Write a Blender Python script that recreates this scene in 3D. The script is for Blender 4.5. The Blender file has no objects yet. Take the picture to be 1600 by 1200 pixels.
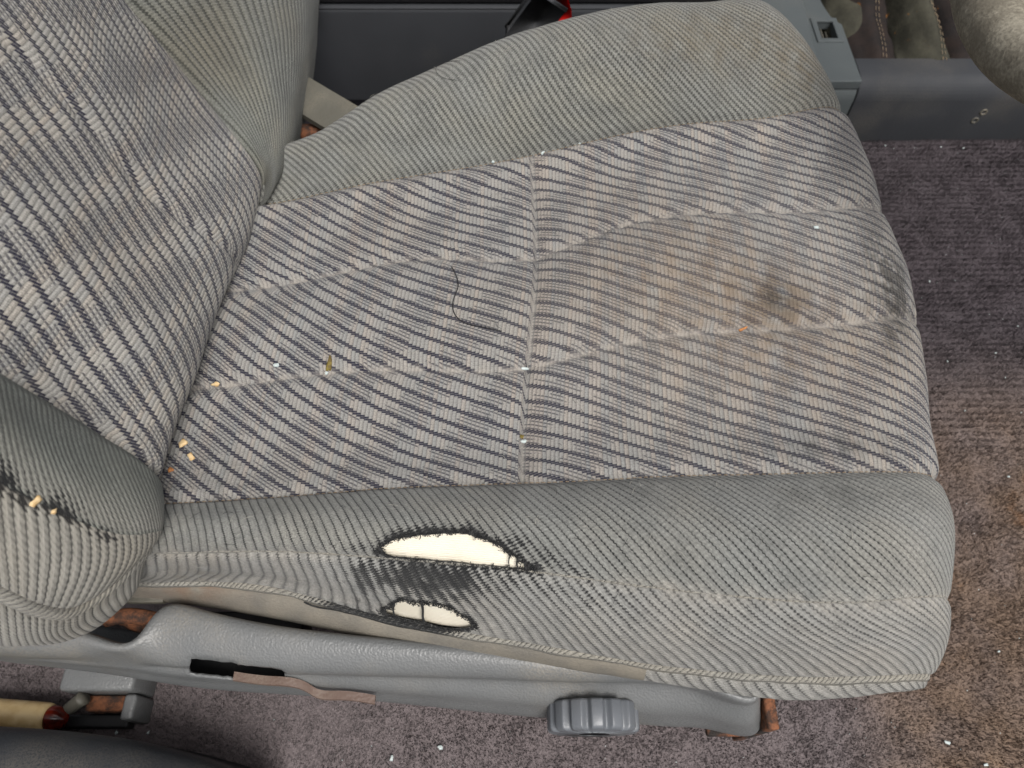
import bpy, bmesh, math, random
import numpy as np
from mathutils import Vector
random.seed(7); RNG = np.random.default_rng(11)
scene = bpy.context.scene
COL = scene.collection
R = math.radians
FLOOR = 0.04

# ------------------------------------------------------------------ camera
PITCH = 60.0
FPX = 1150.0
CAM = np.array([0.0, -0.275, 0.766])
FWD = np.array([0.0, math.cos(R(PITCH)), -math.sin(R(PITCH))])
UPV = np.array([0.0, math.sin(R(PITCH)), math.cos(R(PITCH))])
RGT = np.array([1.0, 0.0, 0.0])
cd = bpy.data.cameras.new('camera'); cam = bpy.data.objects.new('camera', cd); COL.objects.link(cam)
cam.location = CAM; cam.rotation_euler = (R(90 - PITCH), 0, 0)
cd.sensor_width = 36; cd.lens = FPX / 1600 * 36; cd.clip_start = 0.01; cd.clip_end = 100
cd.dof.use_dof = True; cd.dof.focus_distance = 0.53; cd.dof.aperture_fstop = 9.0
scene.camera = cam

# ------------------------------------------------------------------ light
SUN_EL, SUN_AZ = 60.0, 150.0      # degrees; azimuth measured clockwise from +y
w = bpy.data.worlds.new('World'); scene.world = w; w.use_nodes = True
wn = w.node_tree.nodes; wl = w.node_tree.links
sky = wn.new('ShaderNodeTexSky'); sky.sky_type = 'NISHITA'; sky.sun_disc = False
sky.sun_elevation = R(SUN_EL); sky.sun_rotation = R(SUN_AZ); sky.dust_density = 6; sky.air_density = 1.0; sky.ozone_density = 0.6
hs = wn.new('ShaderNodeHueSaturation'); hs.inputs['Saturation'].default_value = 0.25; wl.new(sky.outputs[0], hs.inputs['Color']); wl.new(hs.outputs[0], wn['Background'].inputs[0]); wn['Background'].inputs[1].default_value = 0.095
sl = bpy.data.lights.new('sun', 'SUN'); sl.energy = 1.9; sl.angle = R(26); sl.color = (1.0, 0.97, 0.93)
so = bpy.data.objects.new('sun', sl); COL.objects.link(so)
sd = Vector((math.sin(R(SUN_AZ)) * math.cos(R(SUN_EL)), math.cos(R(SUN_AZ)) * math.cos(R(SUN_EL)), math.sin(R(SUN_EL))))
so.rotation_euler = sd.to_track_quat('Z', 'Y').to_euler(); so.location = (0, -1, 3)
scene.view_settings.view_transform = 'Standard'; scene.view_settings.look = 'None'
scene.view_settings.exposure = 0.4; scene.view_settings.gamma = 1
scene.render.engine = 'CYCLES'

# ------------------------------------------------------------------ projection helpers
def ray(px, py):
    return FWD + (px - 800) / FPX * RGT + (600 - py) / FPX * UPV
def P(px, py, z):
    r = ray(px, py); return CAM + r * ((z - CAM[2]) / r[2])
def PY(px, py, y):
    r = ray(px, py); return CAM + r * ((y - CAM[1]) / r[1])
def PD(px, py, d):
    return CAM + ray(px, py) * d
BRB = np.array([-0.235, 0, 0.29]); BRU = np.array([-0.42, 0, 0.9075]); BRN = np.array([0.9075, 0, 0.42])
def BR(px, py, off):
    r = ray(px, py); d = (off - BRN @ (CAM - BRB)) / (BRN @ r); return CAM + r * d
def project(v):
    q = np.asarray(v) - CAM; d = q @ FWD
    return 800 + FPX * (q @ RGT) / d, 600 - FPX * (q @ UPV) / d, d

# ------------------------------------------------------------------ object helpers
def tag(o, label=None, cat=None, group=None, kind=None):
    for k, v in (('label', label), ('category', cat), ('group', group), ('kind', kind)):
        if v: o[k] = v
    return o
def thing(name, loc, label, cat, group=None):
    o = bpy.data.objects.new(name, None); COL.objects.link(o); o.location = loc; o.empty_display_size = 0.02
    return tag(o, label, cat, group)
WORLD = {}
def origin_of(p):
    q = np.zeros(3)
    while p is not None:
        q = q + np.array(p.location); p = p.parent
    return q
def mesh(name, v, f, mat, parent=None, uv=None, attrs=None, smooth=True):
    v = np.asarray(v, dtype=np.float64)
    off = origin_of(parent)
    me = bpy.data.meshes.new(name)
    me.from_pydata((v - off).tolist(), [], [tuple(int(i) for i in q) for q in f])
    if uv is not None:
        l = me.uv_layers.new(name='UVMap'); idx = np.zeros(len(me.loops), dtype=np.int32)
        me.loops.foreach_get('vertex_index', idx)
        l.data.foreach_set('uv', np.asarray(uv, dtype=np.float32)[idx].ravel())
    if attrs:
        for k, a in attrs.items():
            at = me.attributes.new(k, 'FLOAT', 'POINT'); at.data.foreach_set('value', np.asarray(a, dtype=np.float32).ravel())
    if smooth: me.polygons.foreach_set('use_smooth', [True] * len(me.polygons))
    me.materials.append(mat); me.validate(); me.update()
    o = bpy.data.objects.new(name, me); COL.objects.link(o)
    if parent is not None: o.parent = parent
    return o
def from_bm(name, bm, mat, parent=None, smooth=True):
    off = origin_of(parent); bmesh.ops.translate(bm, verts=bm.verts, vec=Vector(-off))
    bmesh.ops.recalc_face_normals(bm, faces=bm.faces)
    me = bpy.data.meshes.new(name); bm.to_mesh(me); bm.free()
    if smooth: me.polygons.foreach_set('use_smooth', [True] * len(me.polygons))
    me.materials.append(mat); o = bpy.data.objects.new(name, me); COL.objects.link(o)
    if parent is not None: o.parent = parent
    return o
def autosharp(o, deg=35):
    m = o.modifiers.new('edge', 'BEVEL'); m.width = 0.0012; m.segments = 2; m.limit_method = 'ANGLE'; m.angle_limit = R(deg)
    return o
def grid_faces(nr, nc):
    i = np.arange(nr - 1)[:, None] * nc + np.arange(nc - 1)[None, :]
    return np.stack([i, i + 1, i + nc + 1, i + nc], -1).reshape(-1, 4)
def spl(k, x):
    """natural cubic spline matrix: values at knots k -> values at x"""
    k = np.asarray(k, float); n = len(k); h = np.diff(k)
    A = np.zeros((n, n)); B = np.zeros((n, n)); A[0, 0] = A[-1, -1] = 1
    for i in range(1, n - 1):
        A[i, i - 1] = h[i - 1]; A[i, i] = 2 * (h[i - 1] + h[i]); A[i, i + 1] = h[i]
        B[i, i + 1] += 6 / h[i]; B[i, i] -= 6 / h[i] + 6 / h[i - 1]; B[i, i - 1] += 6 / h[i - 1]
    M = np.linalg.solve(A, B); x = np.asarray(x, float)
    j = np.clip(np.searchsorted(k, x, side='right') - 1, 0, n - 2); out = np.zeros((len(x), n)); I = np.eye(n)
    for q in range(len(x)):
        a = j[q]; t0 = k[a + 1] - x[q]; t1 = x[q] - k[a]; hh = h[a]
        out[q] = M[a] * t0**3 / (6 * hh) + M[a + 1] * t1**3 / (6 * hh) + (I[a] / hh - M[a] * hh / 6) * t0 + (I[a + 1] / hh - M[a + 1] * hh / 6) * t1
    return out
def curve(pts, n):
    pts = np.asarray(pts, float)
    k = np.concatenate([[0], np.cumsum(np.linalg.norm(np.diff(pts, axis=0), axis=1))])
    return spl(k, np.linspace(0, k[-1], n)) @ pts
def resample(pl, n):
    """n+1 points evenly along polyline"""
    pl = np.asarray(pl, float)
    return curve(pl, n + 1) if len(pl) > 2 else np.linspace(pl[0], pl[-1], n + 1)
def loft(net, res_r, res_c):
    net = np.asarray(net, float); nr, nc, _ = net.shape
    sc = np.concatenate([[0], np.cumsum(np.linalg.norm(np.diff(net, axis=1), axis=2).mean(0) + 1e-4)])
    tr = np.concatenate([[0], np.cumsum(np.linalg.norm(np.diff(net, axis=0), axis=2).mean(1) + 1e-4)])
    def samp(k, res):
        x = []; idx = [0]
        for i in range(len(k) - 1):
            n = max(2, int(round((k[i + 1] - k[i]) / res))); x += list(np.linspace(k[i], k[i + 1], n, endpoint=False)); idx.append(idx[-1] + n)
        return np.array(x + [k[-1]]), idx
    s, ci = samp(sc, res_c); t, ri = samp(tr, res_r)
    S = np.einsum('ar,rcx->acx', spl(tr, t), np.einsum('bc,rcx->rbx', spl(sc, s), net))
    return S, s, t, ri, ci
def normals(S):
    a = np.gradient(S, axis=1); b = np.gradient(S, axis=0); n = np.cross(a, b)
    return n / (np.linalg.norm(n, axis=2, keepdims=True) + 1e-12)
def wnoise(p, scale, seed, octs=3):
    """cheap smooth noise from random plane waves, about -1..1"""
    g = np.random.default_rng(seed); p = np.asarray(p); out = np.zeros(p.shape[:-1])
    for o in range(octs):
        for k in range(5):
            d = g.normal(size=3); d /= np.linalg.norm(d)
            out += np.sin(p @ d * scale * (1.9**o) * g.uniform(.7, 1.3) * 6.283 + g.uniform(0, 6.283)) * 0.5**o / 2.6
    return out
def tube(pts, rad, seg=8, closed=False, cap=True):
    pts = np.asarray(pts, float); n = len(pts); rad = np.broadcast_to(rad, (n,))
    T = np.gradient(pts, axis=0); T /= np.linalg.norm(T, axis=1, keepdims=True) + 1e-12
    ref = np.array([0, 0, 1.0]) if abs(T[0][2]) < .9 else np.array([1.0, 0, 0])
    V = []; UV = []; L = 0
    x = np.cross(T[0], ref); x /= np.linalg.norm(x)
    for i in range(n):
        x = x - T[i] * (x @ T[i]); x /= np.linalg.norm(x) + 1e-12; y = np.cross(T[i], x)
        if i: L += np.linalg.norm(pts[i] - pts[i - 1])
        for k in range(seg):
            a = 2 * math.pi * k / seg; V.append(pts[i] + rad[i] * (math.cos(a) * x + math.sin(a) * y)); UV.append((L, a * rad[i]))
    F = []
    for i in range(n - 1):
        for k in range(seg):
            F.append((i * seg + k, i * seg + (k + 1) % seg, (i + 1) * seg + (k + 1) % seg, (i + 1) * seg + k))
    if cap:
        F.append(tuple(range(seg))[::-1]); F.append(tuple((n - 1) * seg + k for k in range(seg)))
    return np.array(V), F, np.array(UV)
class MB:
    """collects several shells into one mesh"""
    def __init__(s): s.v = []; s.f = []; s.n = 0
    def add(s, v, f, *_):
        s.v.append(np.asarray(v)); s.f += [tuple(int(i) + s.n for i in q) for q in f]; s.n += len(v)
    def build(s, name, mat, parent=None, smooth=True): return mesh(name, np.concatenate(s.v), s.f, mat, parent, smooth=smooth)
def box_bm(x0, x1, y0, y1, z0, z1, bev=0.003, seg=3):
    bm = bmesh.new(); bmesh.ops.create_cube(bm, size=1)
    for v in bm.verts: v.co = Vector(((x0 + x1) / 2 + v.co.x * (x1 - x0), (y0 + y1) / 2 + v.co.y * (y1 - y0), (z0 + z1) / 2 + v.co.z * (z1 - z0)))
    if bev: bmesh.ops.bevel(bm, geom=bm.edges[:] , offset=bev, segments=seg, profile=.5, affect='EDGES')
    return bm

# ------------------------------------------------------------------ node helpers
def lin(r, g, b):
    f = lambda c: (c / 255 / 12.92) if c / 255 <= .04045 else ((c / 255 + .055) / 1.055)**2.4
    return (f(r), f(g), f(b), 1)
class E:
    def __init__(s, nt, v): s.nt = nt; s.v = v
    def _op(s, op, *a, clamp=False):
        n = s.nt.nodes.new('ShaderNodeMath'); n.operation = op; n.use_clamp = clamp
        for i, q in enumerate((s,) + a):
            q = q.v if isinstance(q, E) else q
            if isinstance(q, (int, float)): n.inputs[i].default_value = q
            else: s.nt.links.new(q, n.inputs[i])
        return E(s.nt, n.outputs[0])
    def __add__(s, o): return s._op('ADD', o)
    __radd__ = __add__
    def __sub__(s, o): return s._op('SUBTRACT', o)
    def __rsub__(s, o): return E(s.nt, float(o))._op('SUBTRACT', s)
    def __mul__(s, o): return s._op('MULTIPLY', o)
    __rmul__ = __mul__
    def __truediv__(s, o): return s._op('DIVIDE', o)
    def fract(s): return s._op('FRACT')
    def floor(s): return s._op('FLOOR')
    def sin(s): return s._op('SINE')
    def abs(s): return s._op('ABSOLUTE')
    def pow(s, o): return s._op('POWER', o)
    def max(s, o): return s._op('MAXIMUM', o)
    def min(s, o): return s._op('MINIMUM', o)
    def clamp(s): return s._op('ADD', 0.0, clamp=True)
    def ss(s, a, b):
        n = s.nt.nodes.new('ShaderNodeMapRange'); n.interpolation_type = 'SMOOTHSTEP'; n.clamp = True
        s.nt.links.new(s.v, n.inputs[0])
        for i, q in ((1, a), (2, b)):
            if isinstance(q, E): s.nt.links.new(q.v, n.inputs[i])
            else: n.inputs[i].default_value = q
        n.inputs[3].default_value = 0; n.inputs[4].default_value = 1
        return E(s.nt, n.outputs[0])
class Mat:
    def __init__(s, name):
        s.m = bpy.data.materials.new(name); s.m.use_nodes = True; s.nt = s.m.node_tree; s.b = s.nt.nodes['Principled BSDF']
    def attr(s, name): 
        n = s.nt.nodes.new('ShaderNodeAttribute'); n.attribute_name = name; return E(s.nt, n.outputs['Fac'])
    def uv(s):
        n = s.nt.nodes.new('ShaderNodeTexCoord'); x = s.nt.nodes.new('ShaderNodeSeparateXYZ'); s.nt.links.new(n.outputs['UV'], x.inputs[0])
        s.uvs = n.outputs['UV']; s.objc = n.outputs['Object']; return E(s.nt, x.outputs[0]), E(s.nt, x.outputs[1])
    def obj(s):
        n = s.nt.nodes.new('ShaderNodeTexCoord'); s.objc = n.outputs['Object']; return s.objc
    def vec(s, x, y, z=0.0):
        n = s.nt.nodes.new('ShaderNodeCombineXYZ')
        for i, q in enumerate((x, y, z)):
            if isinstance(q, E): s.nt.links.new(q.v, n.inputs[i])
            else: n.inputs[i].default_value = q
        return n.outputs[0]
    def noise(s, vec, scale, detail=3, rough=.55, color=False):
        n = s.nt.nodes.new('ShaderNodeTexNoise'); n.inputs['Scale'].default_value = scale; n.inputs['Detail'].default_value = detail; n.inputs['Roughness'].default_value = rough
        s.nt.links.new(vec, n.inputs['Vector']); return E(s.nt, n.outputs['Fac'])
    def white(s, vec):
        n = s.nt.nodes.new('ShaderNodeTexWhiteNoise'); n.noise_dimensions = '2D'; s.nt.links.new(vec, n.inputs['Vector']); return E(s.nt, n.outputs['Value'])
    def voro(s, vec, scale, feat='F1'):
        n = s.nt.nodes.new('ShaderNodeTexVoronoi'); n.feature = feat; n.inputs['Scale'].default_value = scale; s.nt.links.new(vec, n.inputs['Vector']); return E(s.nt, n.outputs['Distance'])
    def mix(s, fac, a, b, mode='MIX'):
        n = s.nt.nodes.new('ShaderNodeMix'); n.data_type = 'RGBA'; n.blend_type = mode
        for i, q in ((0, fac), (6, a), (7, b)):
            if isinstance(q, E): s.nt.links.new(q.v, n.inputs[i])
            elif isinstance(q, (tuple, float, int)): n.inputs[i].default_value = q
            else: s.nt.links.new(q, n.inputs[i])
        return n.outputs[2]
    def grey(s, e):
        n = s.nt.nodes.new('ShaderNodeCombineColor')
        for i in range(3): s.nt.links.new(e.v, n.inputs[i])
        return n.outputs[0]
    def done(s, color=None, rough=.8, bump=None, dist=.001, strength=1.0, metal=0, spec=.5, sheen=0):
        if color is not None:
            if isinstance(color, tuple): s.b.inputs['Base Color'].default_value = color
            else: s.nt.links.new(color, s.b.inputs['Base Color'])
        if isinstance(rough, E): s.nt.links.new(rough.v, s.b.inputs['Roughness'])
        else: s.b.inputs['Roughness'].default_value = rough
        s.b.inputs['Metallic'].default_value = metal; s.b.inputs['Specular IOR Level'].default_value = spec
        if sheen: s.b.inputs['Sheen Weight'].default_value = sheen; s.b.inputs['Sheen Roughness'].default_value = .6
        if bump is not None:
            n = s.nt.nodes.new('ShaderNodeBump'); n.inputs['Strength'].default_value = strength; n.inputs['Distance'].default_value = dist
            s.nt.links.new(bump.v, n.inputs['Height']); s.nt.links.new(n.outputs[0], s.b.inputs['Normal'])
        return s.m

# ------------------------------------------------------------------ materials
def rib_fabric(name, pitch, base, dark, tan, lw=.2, rope_len=.0022, line_amt=.9, tan_amt=.5, fib=.6, speck=2.9, knot=.24):
    """corduroy-like woven wool: cords run along v, dark grooves between them"""
    m = Mat(name); u, v = m.uv(); wear = m.attr('wear'); stain = m.attr('stain'); grime = m.attr('grime')
    wob = m.noise(m.vec(u * 1.0, v * 1.0), 90, 2) - .5
    fine = m.noise(m.vec(u, v * fib), 650, 4, .9); dust = m.attr('dust')
    ph = u / pitch + wob * .22
    f = ph.fract(); e = 1 - (f * 2 - 1).abs()
    cid = ph.floor()
    tw = ((v / rope_len + f * .8 + m.white(m.vec(cid, 3.0)) * 1.0 + wob * .6).fract() * 2 - 1).abs()      # twist of each cord
    patch = m.noise(m.vec(u, v), 14, 3); patch2 = m.noise(m.vec(u * 1.0, v * 1.0), 38, 3)
    fade = m.noise(m.vec(u, v), 22, 2).ss(.28, .6)
    edge = e + (tw - .5) * knot + (fine - .5) * .18
    line = (1 - edge.ss(lw * .3, lw + .06)) * (fade * .35 + .65) * (1 - dust.clamp() * .55) * line_amt
    # worn wool: the black backing shows between the stitches, then takes over
    cell = e * .42 + tw * .34 + (fine - .5) * .9 + (patch2 - .5) * .7 + .08
    knit = (1 - cell.ss(wear * .62 - .08, wear * .62 + .16)) * wear.ss(.06, .35)
    bare = wear.ss(.74, .98) * (fine.ss(.42, .6) * -.35 + 1)
    dk = line.max(knit).max(bare).clamp()
    col = m.mix((patch * 1.0).ss(.35, .7) * tan_amt, base, tan)
    col = m.mix((patch2.ss(.42, .7)) * .5, col, tuple(c * .66 for c in base[:3]) + (1,))
    col = m.mix(dust.clamp() * .55, col, lin(152, 148, 140))
    col = m.mix(.9, col, m.grey((fine - .5) * speck + tw * .12 + e * .26 + .80), 'MULTIPLY')
    col = m.mix(stain.clamp() * .65, col, lin(96, 84, 64))
    col = m.mix(grime.clamp() * .75, col, lin(46, 46, 44))
    col = m.mix(dk, col, dark)
    h = e.pow(.6) * .6 + tw * .16 + fine * .35 - knit * .4 - bare * .5
    return m.done(col, .95, h, dist=pitch * .28, spec=.15, sheen=.15)

def stripe_fabric(name, scale=1.0, rib=.0031, slope=.37, T=.0118, ca=(129, 129, 127), cb=(140, 136, 131)):
    """pale corded weave crossed by stepped navy lines and blocks of short dashes"""
    m = Mat(name); u, v = m.uv(); stain = m.attr('stain'); grime = m.attr('grime')
    if scale != 1.0: u = u / scale; v = v / scale
    wob = m.noise(m.vec(u, v), 60, 2) - .5
    u = u + wob * .0009; v = v + (m.noise(m.vec(u, v), 45, 2) - .5) * .0014
    fine = m.noise(m.vec(u, v), 800, 3, .85)
    ph = u / rib; cid = ph.floor(); f = ph.fract(); e = 1 - (f * 2 - 1).abs()
    jit = (m.white(m.vec(cid, 1.0)) - .5)
    vs = v + cid * (rib * slope) - f * (rib * .12) + jit * .0004
    q = vs / T; k = q.floor(); g = q.fract()
    main = (1 - ((g - .5).abs()).ss(.10, .16)) * (1 - (1 - ((g - .5).abs()).ss(.0, .04)) * .35)                         # the long stepped lines
    L = .045
    blk = (u - k * (L * .13) + jit * .003) / L
    bf = ((blk.fract() - .5).abs() * 2)                                # 0..1 across each block
    vd = (v + u * slope - f * (rib * .06)) / T * 4 + .5
    dg = vd.fract()
    row = m.white(m.vec(vd.floor(), 7.0)) - .5
    inb = 1 - (bf + row * .55).ss(.46, .56)
    dash = (1 - (dg - .5).abs().ss(.15, .28)) * inb * e.ss(.0, .35)
    wefts = ((v / .00125).fract() * 2 - 1).abs()
    hl = m.white(m.vec(cid, 5.0)); big = m.noise(m.vec(u, v), 9, 3)
    col = m.mix(hl, lin(*ca), lin(*cb))
    col = m.mix(hl.ss(.74, .84) * .2 * big, col, lin(150, 128, 108))
    col = m.mix(big.ss(.4, .7) * .22, col, lin(146, 135, 120))
    col = m.mix(.75, col, m.grey((fine - .5) * 2.2 + wefts * .16 + e.ss(0, .5) * .5 + .52), 'MULTIPLY')
    col = m.mix(stain.clamp() * .75, col, lin(118, 101, 82))
    fadem = 1 - m.attr('fade').clamp() * .45
    brk = m.noise(m.vec(u, v * 2.2), 260, 2, .7).ss(.25, .45) * .15 + .88
    dk = (main * .97 * brk).max(dash * .74) * fadem * ((fine - .5) * 1.1 + .92)
    col = m.mix(dk.clamp(), col, lin(14, 15, 40))
    col = m.mix((m.attr('dust') * (fine * .8 + .5)).clamp() * .8, col, lin(158, 152, 144))
    col = m.mix(grime.clamp() * .8, col, lin(40, 38, 35))
    h = e.pow(.7) * .55 + wefts * .12 + fine * .3 - dk * .3
    return m.done(col, .95, h, dist=rib * .26, spec=.15, sheen=.12)

M_STRIPE = stripe_fabric('striped_weave')
M_STRIPE_BACK = stripe_fabric('striped_weave_backrest', 1.0, .0034, .44, .0120, (139, 138, 135), (151, 147, 140))
BASE = lin(119, 120, 117); TAN = lin(150, 140, 122); DARKF = lin(26, 27, 28)
M_FAR = rib_fabric('far_bolster_wool', .0062, lin(120, 121, 117), lin(36, 37, 37), lin(126, 122, 108), lw=.48, line_amt=.72, tan_amt=.4, knot=.7, speck=3.6)
M_NEAR = rib_fabric('near_bolster_wool', .0058, BASE, DARKF, lin(130, 126, 116), lw=.2, line_amt=1.0, tan_amt=.4)
M_SIDE = rib_fabric('side_panel_wool', .0074, lin(131, 131, 128), DARKF, lin(148, 140, 128), lw=.26, rope_len=.0022, tan_amt=.35, fib=.28, speck=2.4, knot=.42)
M_BACKFAR = rib_fabric('backrest_far_wool', .0064, lin(110, 112, 107), lin(42, 44, 40), lin(120, 114, 97), lw=.42, line_amt=.8, tan_amt=.4, knot=.4)
M_BACKNEAR = rib_fabric('backrest_near_wool', .0050, lin(102, 106, 101), DARKF, lin(116, 114, 103), lw=.2, line_amt=.5, tan_amt=.3)
M_BACKSIDE = rib_fabric('backrest_side_wool', .0072, lin(146, 143, 135), lin(40, 38, 36), lin(152, 144, 128), lw=.22, rope_len=.0030, tan_amt=.5, fib=.35, speck=1.4)
M_PIPE = rib_fabric('piping_wool', .0042, lin(130, 128, 121), DARKF, lin(138, 130, 114), lw=.22, rope_len=.002, line_amt=.8)

def felt_mat():
    m = Mat('dusty_backing_cloth'); u, v = m.uv(); stain = m.attr('stain'); grime = m.attr('grime')
    n = m.noise(m.vec(u, v), 18, 4); fine = m.noise(m.vec(u * .5, v), 900, 3, .7)
    c = m.mix(n.ss(.35, .65), lin(132, 126, 115), lin(110, 107, 101)); c = m.mix(.7, c, m.grey(fine * .8 + .6), 'MULTIPLY')
    c = m.mix(stain.clamp() * .7, c, lin(120, 82, 52)); c = m.mix(grime.clamp() * .8, c, lin(40, 38, 36))
    return m.done(c, .95, fine, dist=.0006, spec=.1)
M_FELT = felt_mat()
def foam_mat():
    m = Mat('cream_foam'); u, v = m.uv()
    st = ((v / .0017 + (m.noise(m.vec(u, v), 60, 1) - .5) * .5).fract() * 2 - 1).abs(); n = m.noise(m.vec(u, v), 500, 3); b = m.noise(m.vec(u, v), 30, 2)
    c = m.mix(b, lin(236, 231, 216), lin(222, 211, 189)); c = m.mix(.35, c, m.grey(st * .25 + n * .3 + .62), 'MULTIPLY')
    return m.done(c, .8, st * .5 + n * .4, dist=.0005, spec=.2)
M_FOAM = foam_mat()
def plastic(name, c1, c2, rough=.45, grain=420, dust=.2, bump=.0005, dustc=lin(150, 140, 122)):
    m = Mat(name); o = m.obj()
    g = m.voro(o, grain, 'SMOOTH_F1') ; n = m.noise(o, 25, 4); f = m.noise(o, 700, 2)
    sc = m.noise(o, 9, 4)
    c = m.mix(n, c1, c2); c = m.mix((sc.ss(.5, .75) * f.ss(.3, .6)) * dust, c, dustc)
    return m.done(c, (n * .25 + sc * .3 + rough - .22), g * .7 + f * .2, dist=bump, spec=.5)
M_TRIM = plastic('grey_grained_plastic', lin(95, 97, 98), lin(110, 111, 111), .36, 620, .4, .0005)
M_KNOB = plastic('knob_plastic', lin(92, 96, 101), lin(102, 105, 110), .3, 900, .1, .0001)
M_DARKPL = plastic('dark_console_plastic', lin(44, 46, 50), lin(52, 54, 58), .72, 620, .12, .0003)
M_CONS = plastic('grey_green_console_plastic', lin(70, 76, 78), lin(80, 85, 86), .65, 700, .12, .0003)
M_SILL = plastic('black_sill_plastic', lin(36, 38, 42), lin(46, 48, 52), .42, 650, .15, .0003)
M_BLACK = plastic('black_plastic', lin(22, 22, 24), lin(30, 30, 32), .5, 600, .05, .0002)
M_RED = plastic('red_plastic', lin(205, 26, 20), lin(190, 20, 18), .35, 500, .05, .0001)
M_METAL = plastic('dull_metal', lin(96, 95, 88), lin(76, 72, 62), .5, 300, .5, .0004)
def rust_mat():
    m = Mat('rusty_steel'); o = m.obj(); n = m.noise(o, 120, 5, .7); k = m.noise(o, 45, 3)
    c = m.mix(n.ss(.35, .65), lin(52, 36, 28), lin(128, 80, 52)); c = m.mix(k.ss(.5, .62), c, lin(36, 30, 27))
    return m.done(c, .85, n, dist=.0012)
M_RUST = rust_mat()
M_COPPER = plastic('rust_coloured_lever', lin(108, 92, 84), lin(90, 70, 60), .35, 400, .5, .0004)
def leather_mat(name, a, b):
    m = Mat(name); o = m.obj(); n = m.noise(o, 30, 5, .65); v = m.voro(o, 300, 'SMOOTH_F1'); k = m.noise(o, 90, 4)
    c = m.mix(n.ss(.35, .68), a, b); c = m.mix(k.ss(.66, .74) * .7, c, lin(140, 92, 36))
    return m.done(c, .85, v * .4 + n * .6, dist=.0008, spec=.2)
M_LEATH = leather_mat('worn_olive_leather', lin(50, 49, 42), lin(70, 68, 58))
M_LEATH2 = leather_mat('worn_brown_leather', lin(34, 31, 31), lin(48, 40, 37))
M_THREAD = plastic('pale_stitch_thread', lin(150, 132, 108), lin(120, 105, 88), .8, 300, .1)
def wheel_mat():
    m = Mat('faded_wheel_leather'); o = m.obj(); n = m.noise(o, 18, 5, .7); f = m.noise(o, 420, 3)
    c = m.mix((n * .8 + f * .2).ss(.38, .62), lin(112, 106, 94), lin(160, 154, 139)); c = m.mix(.5, c, m.grey(f * .8 + .55), 'MULTIPLY')
    return m.done(c, .8, f, dist=.0006, spec=.3)
M_WHEEL = wheel_mat()
def carpet_mat():
    m = Mat('mauve_carpet'); o = m.obj()
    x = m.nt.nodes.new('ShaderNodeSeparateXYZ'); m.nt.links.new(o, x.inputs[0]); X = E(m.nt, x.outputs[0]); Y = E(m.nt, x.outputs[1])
    big = m.noise(o, 5, 4, .6); mid = m.noise(o, 16, 4, .6); fine = m.noise(o, 700, 2, .7); spk = m.noise(o, 240, 2, .8)
    c = m.mix(fine, lin(86, 78, 80), lin(132, 122, 122))
    front = X.ss(.28, .40)
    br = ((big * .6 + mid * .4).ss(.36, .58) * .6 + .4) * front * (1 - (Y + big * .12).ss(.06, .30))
    c = m.mix(br * .85, c, m.mix(fine, lin(92, 72, 58), lin(146, 124, 104)))
    c = m.mix((mid.ss(.60, .72)) * front * (1 - Y.ss(-.05, .12)) * .6, c, lin(142, 100, 62))
    c = m.mix(m.noise(o, 8, 3).ss(.58, .72) * front * (1 - Y.ss(-.22, -.08)) * .5, c, lin(176, 152, 128))
    c = m.mix(Y.ss(.06, .24) * .72, c, lin(48, 41, 49))  # far carpet coloured darker for the weaker light deeper in the car
    c = m.mix(spk.ss(.70, .78) * .6, c, lin(150, 140, 132))
    return m.done(c, .95, fine * .6 + spk * .4, dist=.002, spec=.1, sheen=.1)
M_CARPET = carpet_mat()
def plain(name, c, rough=.6, **k): return Mat(name).done(c, rough, **k)
def speck(name, a, b, rough=.6, sc=300):
    m = Mat(name); n = m.noise(m.obj(), sc, 3); return m.done(m.mix(n.ss(.35, .65), a, b), rough, n, dist=.0003)
M_BLKTHREAD = speck('black_thread', lin(20, 20, 22), lin(34, 33, 34), .9)
M_WOOLFRAY = speck('frayed_black_yarn', lin(26, 27, 29), lin(52, 52, 52), .95)
M_SEED = speck('straw_seed', lin(222, 196, 152), lin(200, 168, 120), .6)
M_LEAF = speck('dry_leaf', lin(120, 106, 40), lin(86, 70, 30), .7)
M_ORANGE = speck('orange_chip', lin(176, 120, 70), lin(150, 98, 56), .7)
M_LINT = speck('white_lint', lin(200, 208, 206), lin(160, 172, 172), .7)
M_CREAM = speck('cream_plastic_tube', lin(214, 188, 140), lin(190, 158, 108), .4, 60)
M_AMBER = speck('dark_red_plastic', lin(120, 34, 16), lin(50, 14, 10), .12, 60)
M_LINTH = speck('grey_lint', lin(176, 172, 162), lin(140, 138, 130), .9)
mg = Mat('glass_crumb'); mg.b.inputs['Transmission Weight'].default_value = .6; M_GLASS = mg.done(lin(232, 240, 238), .15)

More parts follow.
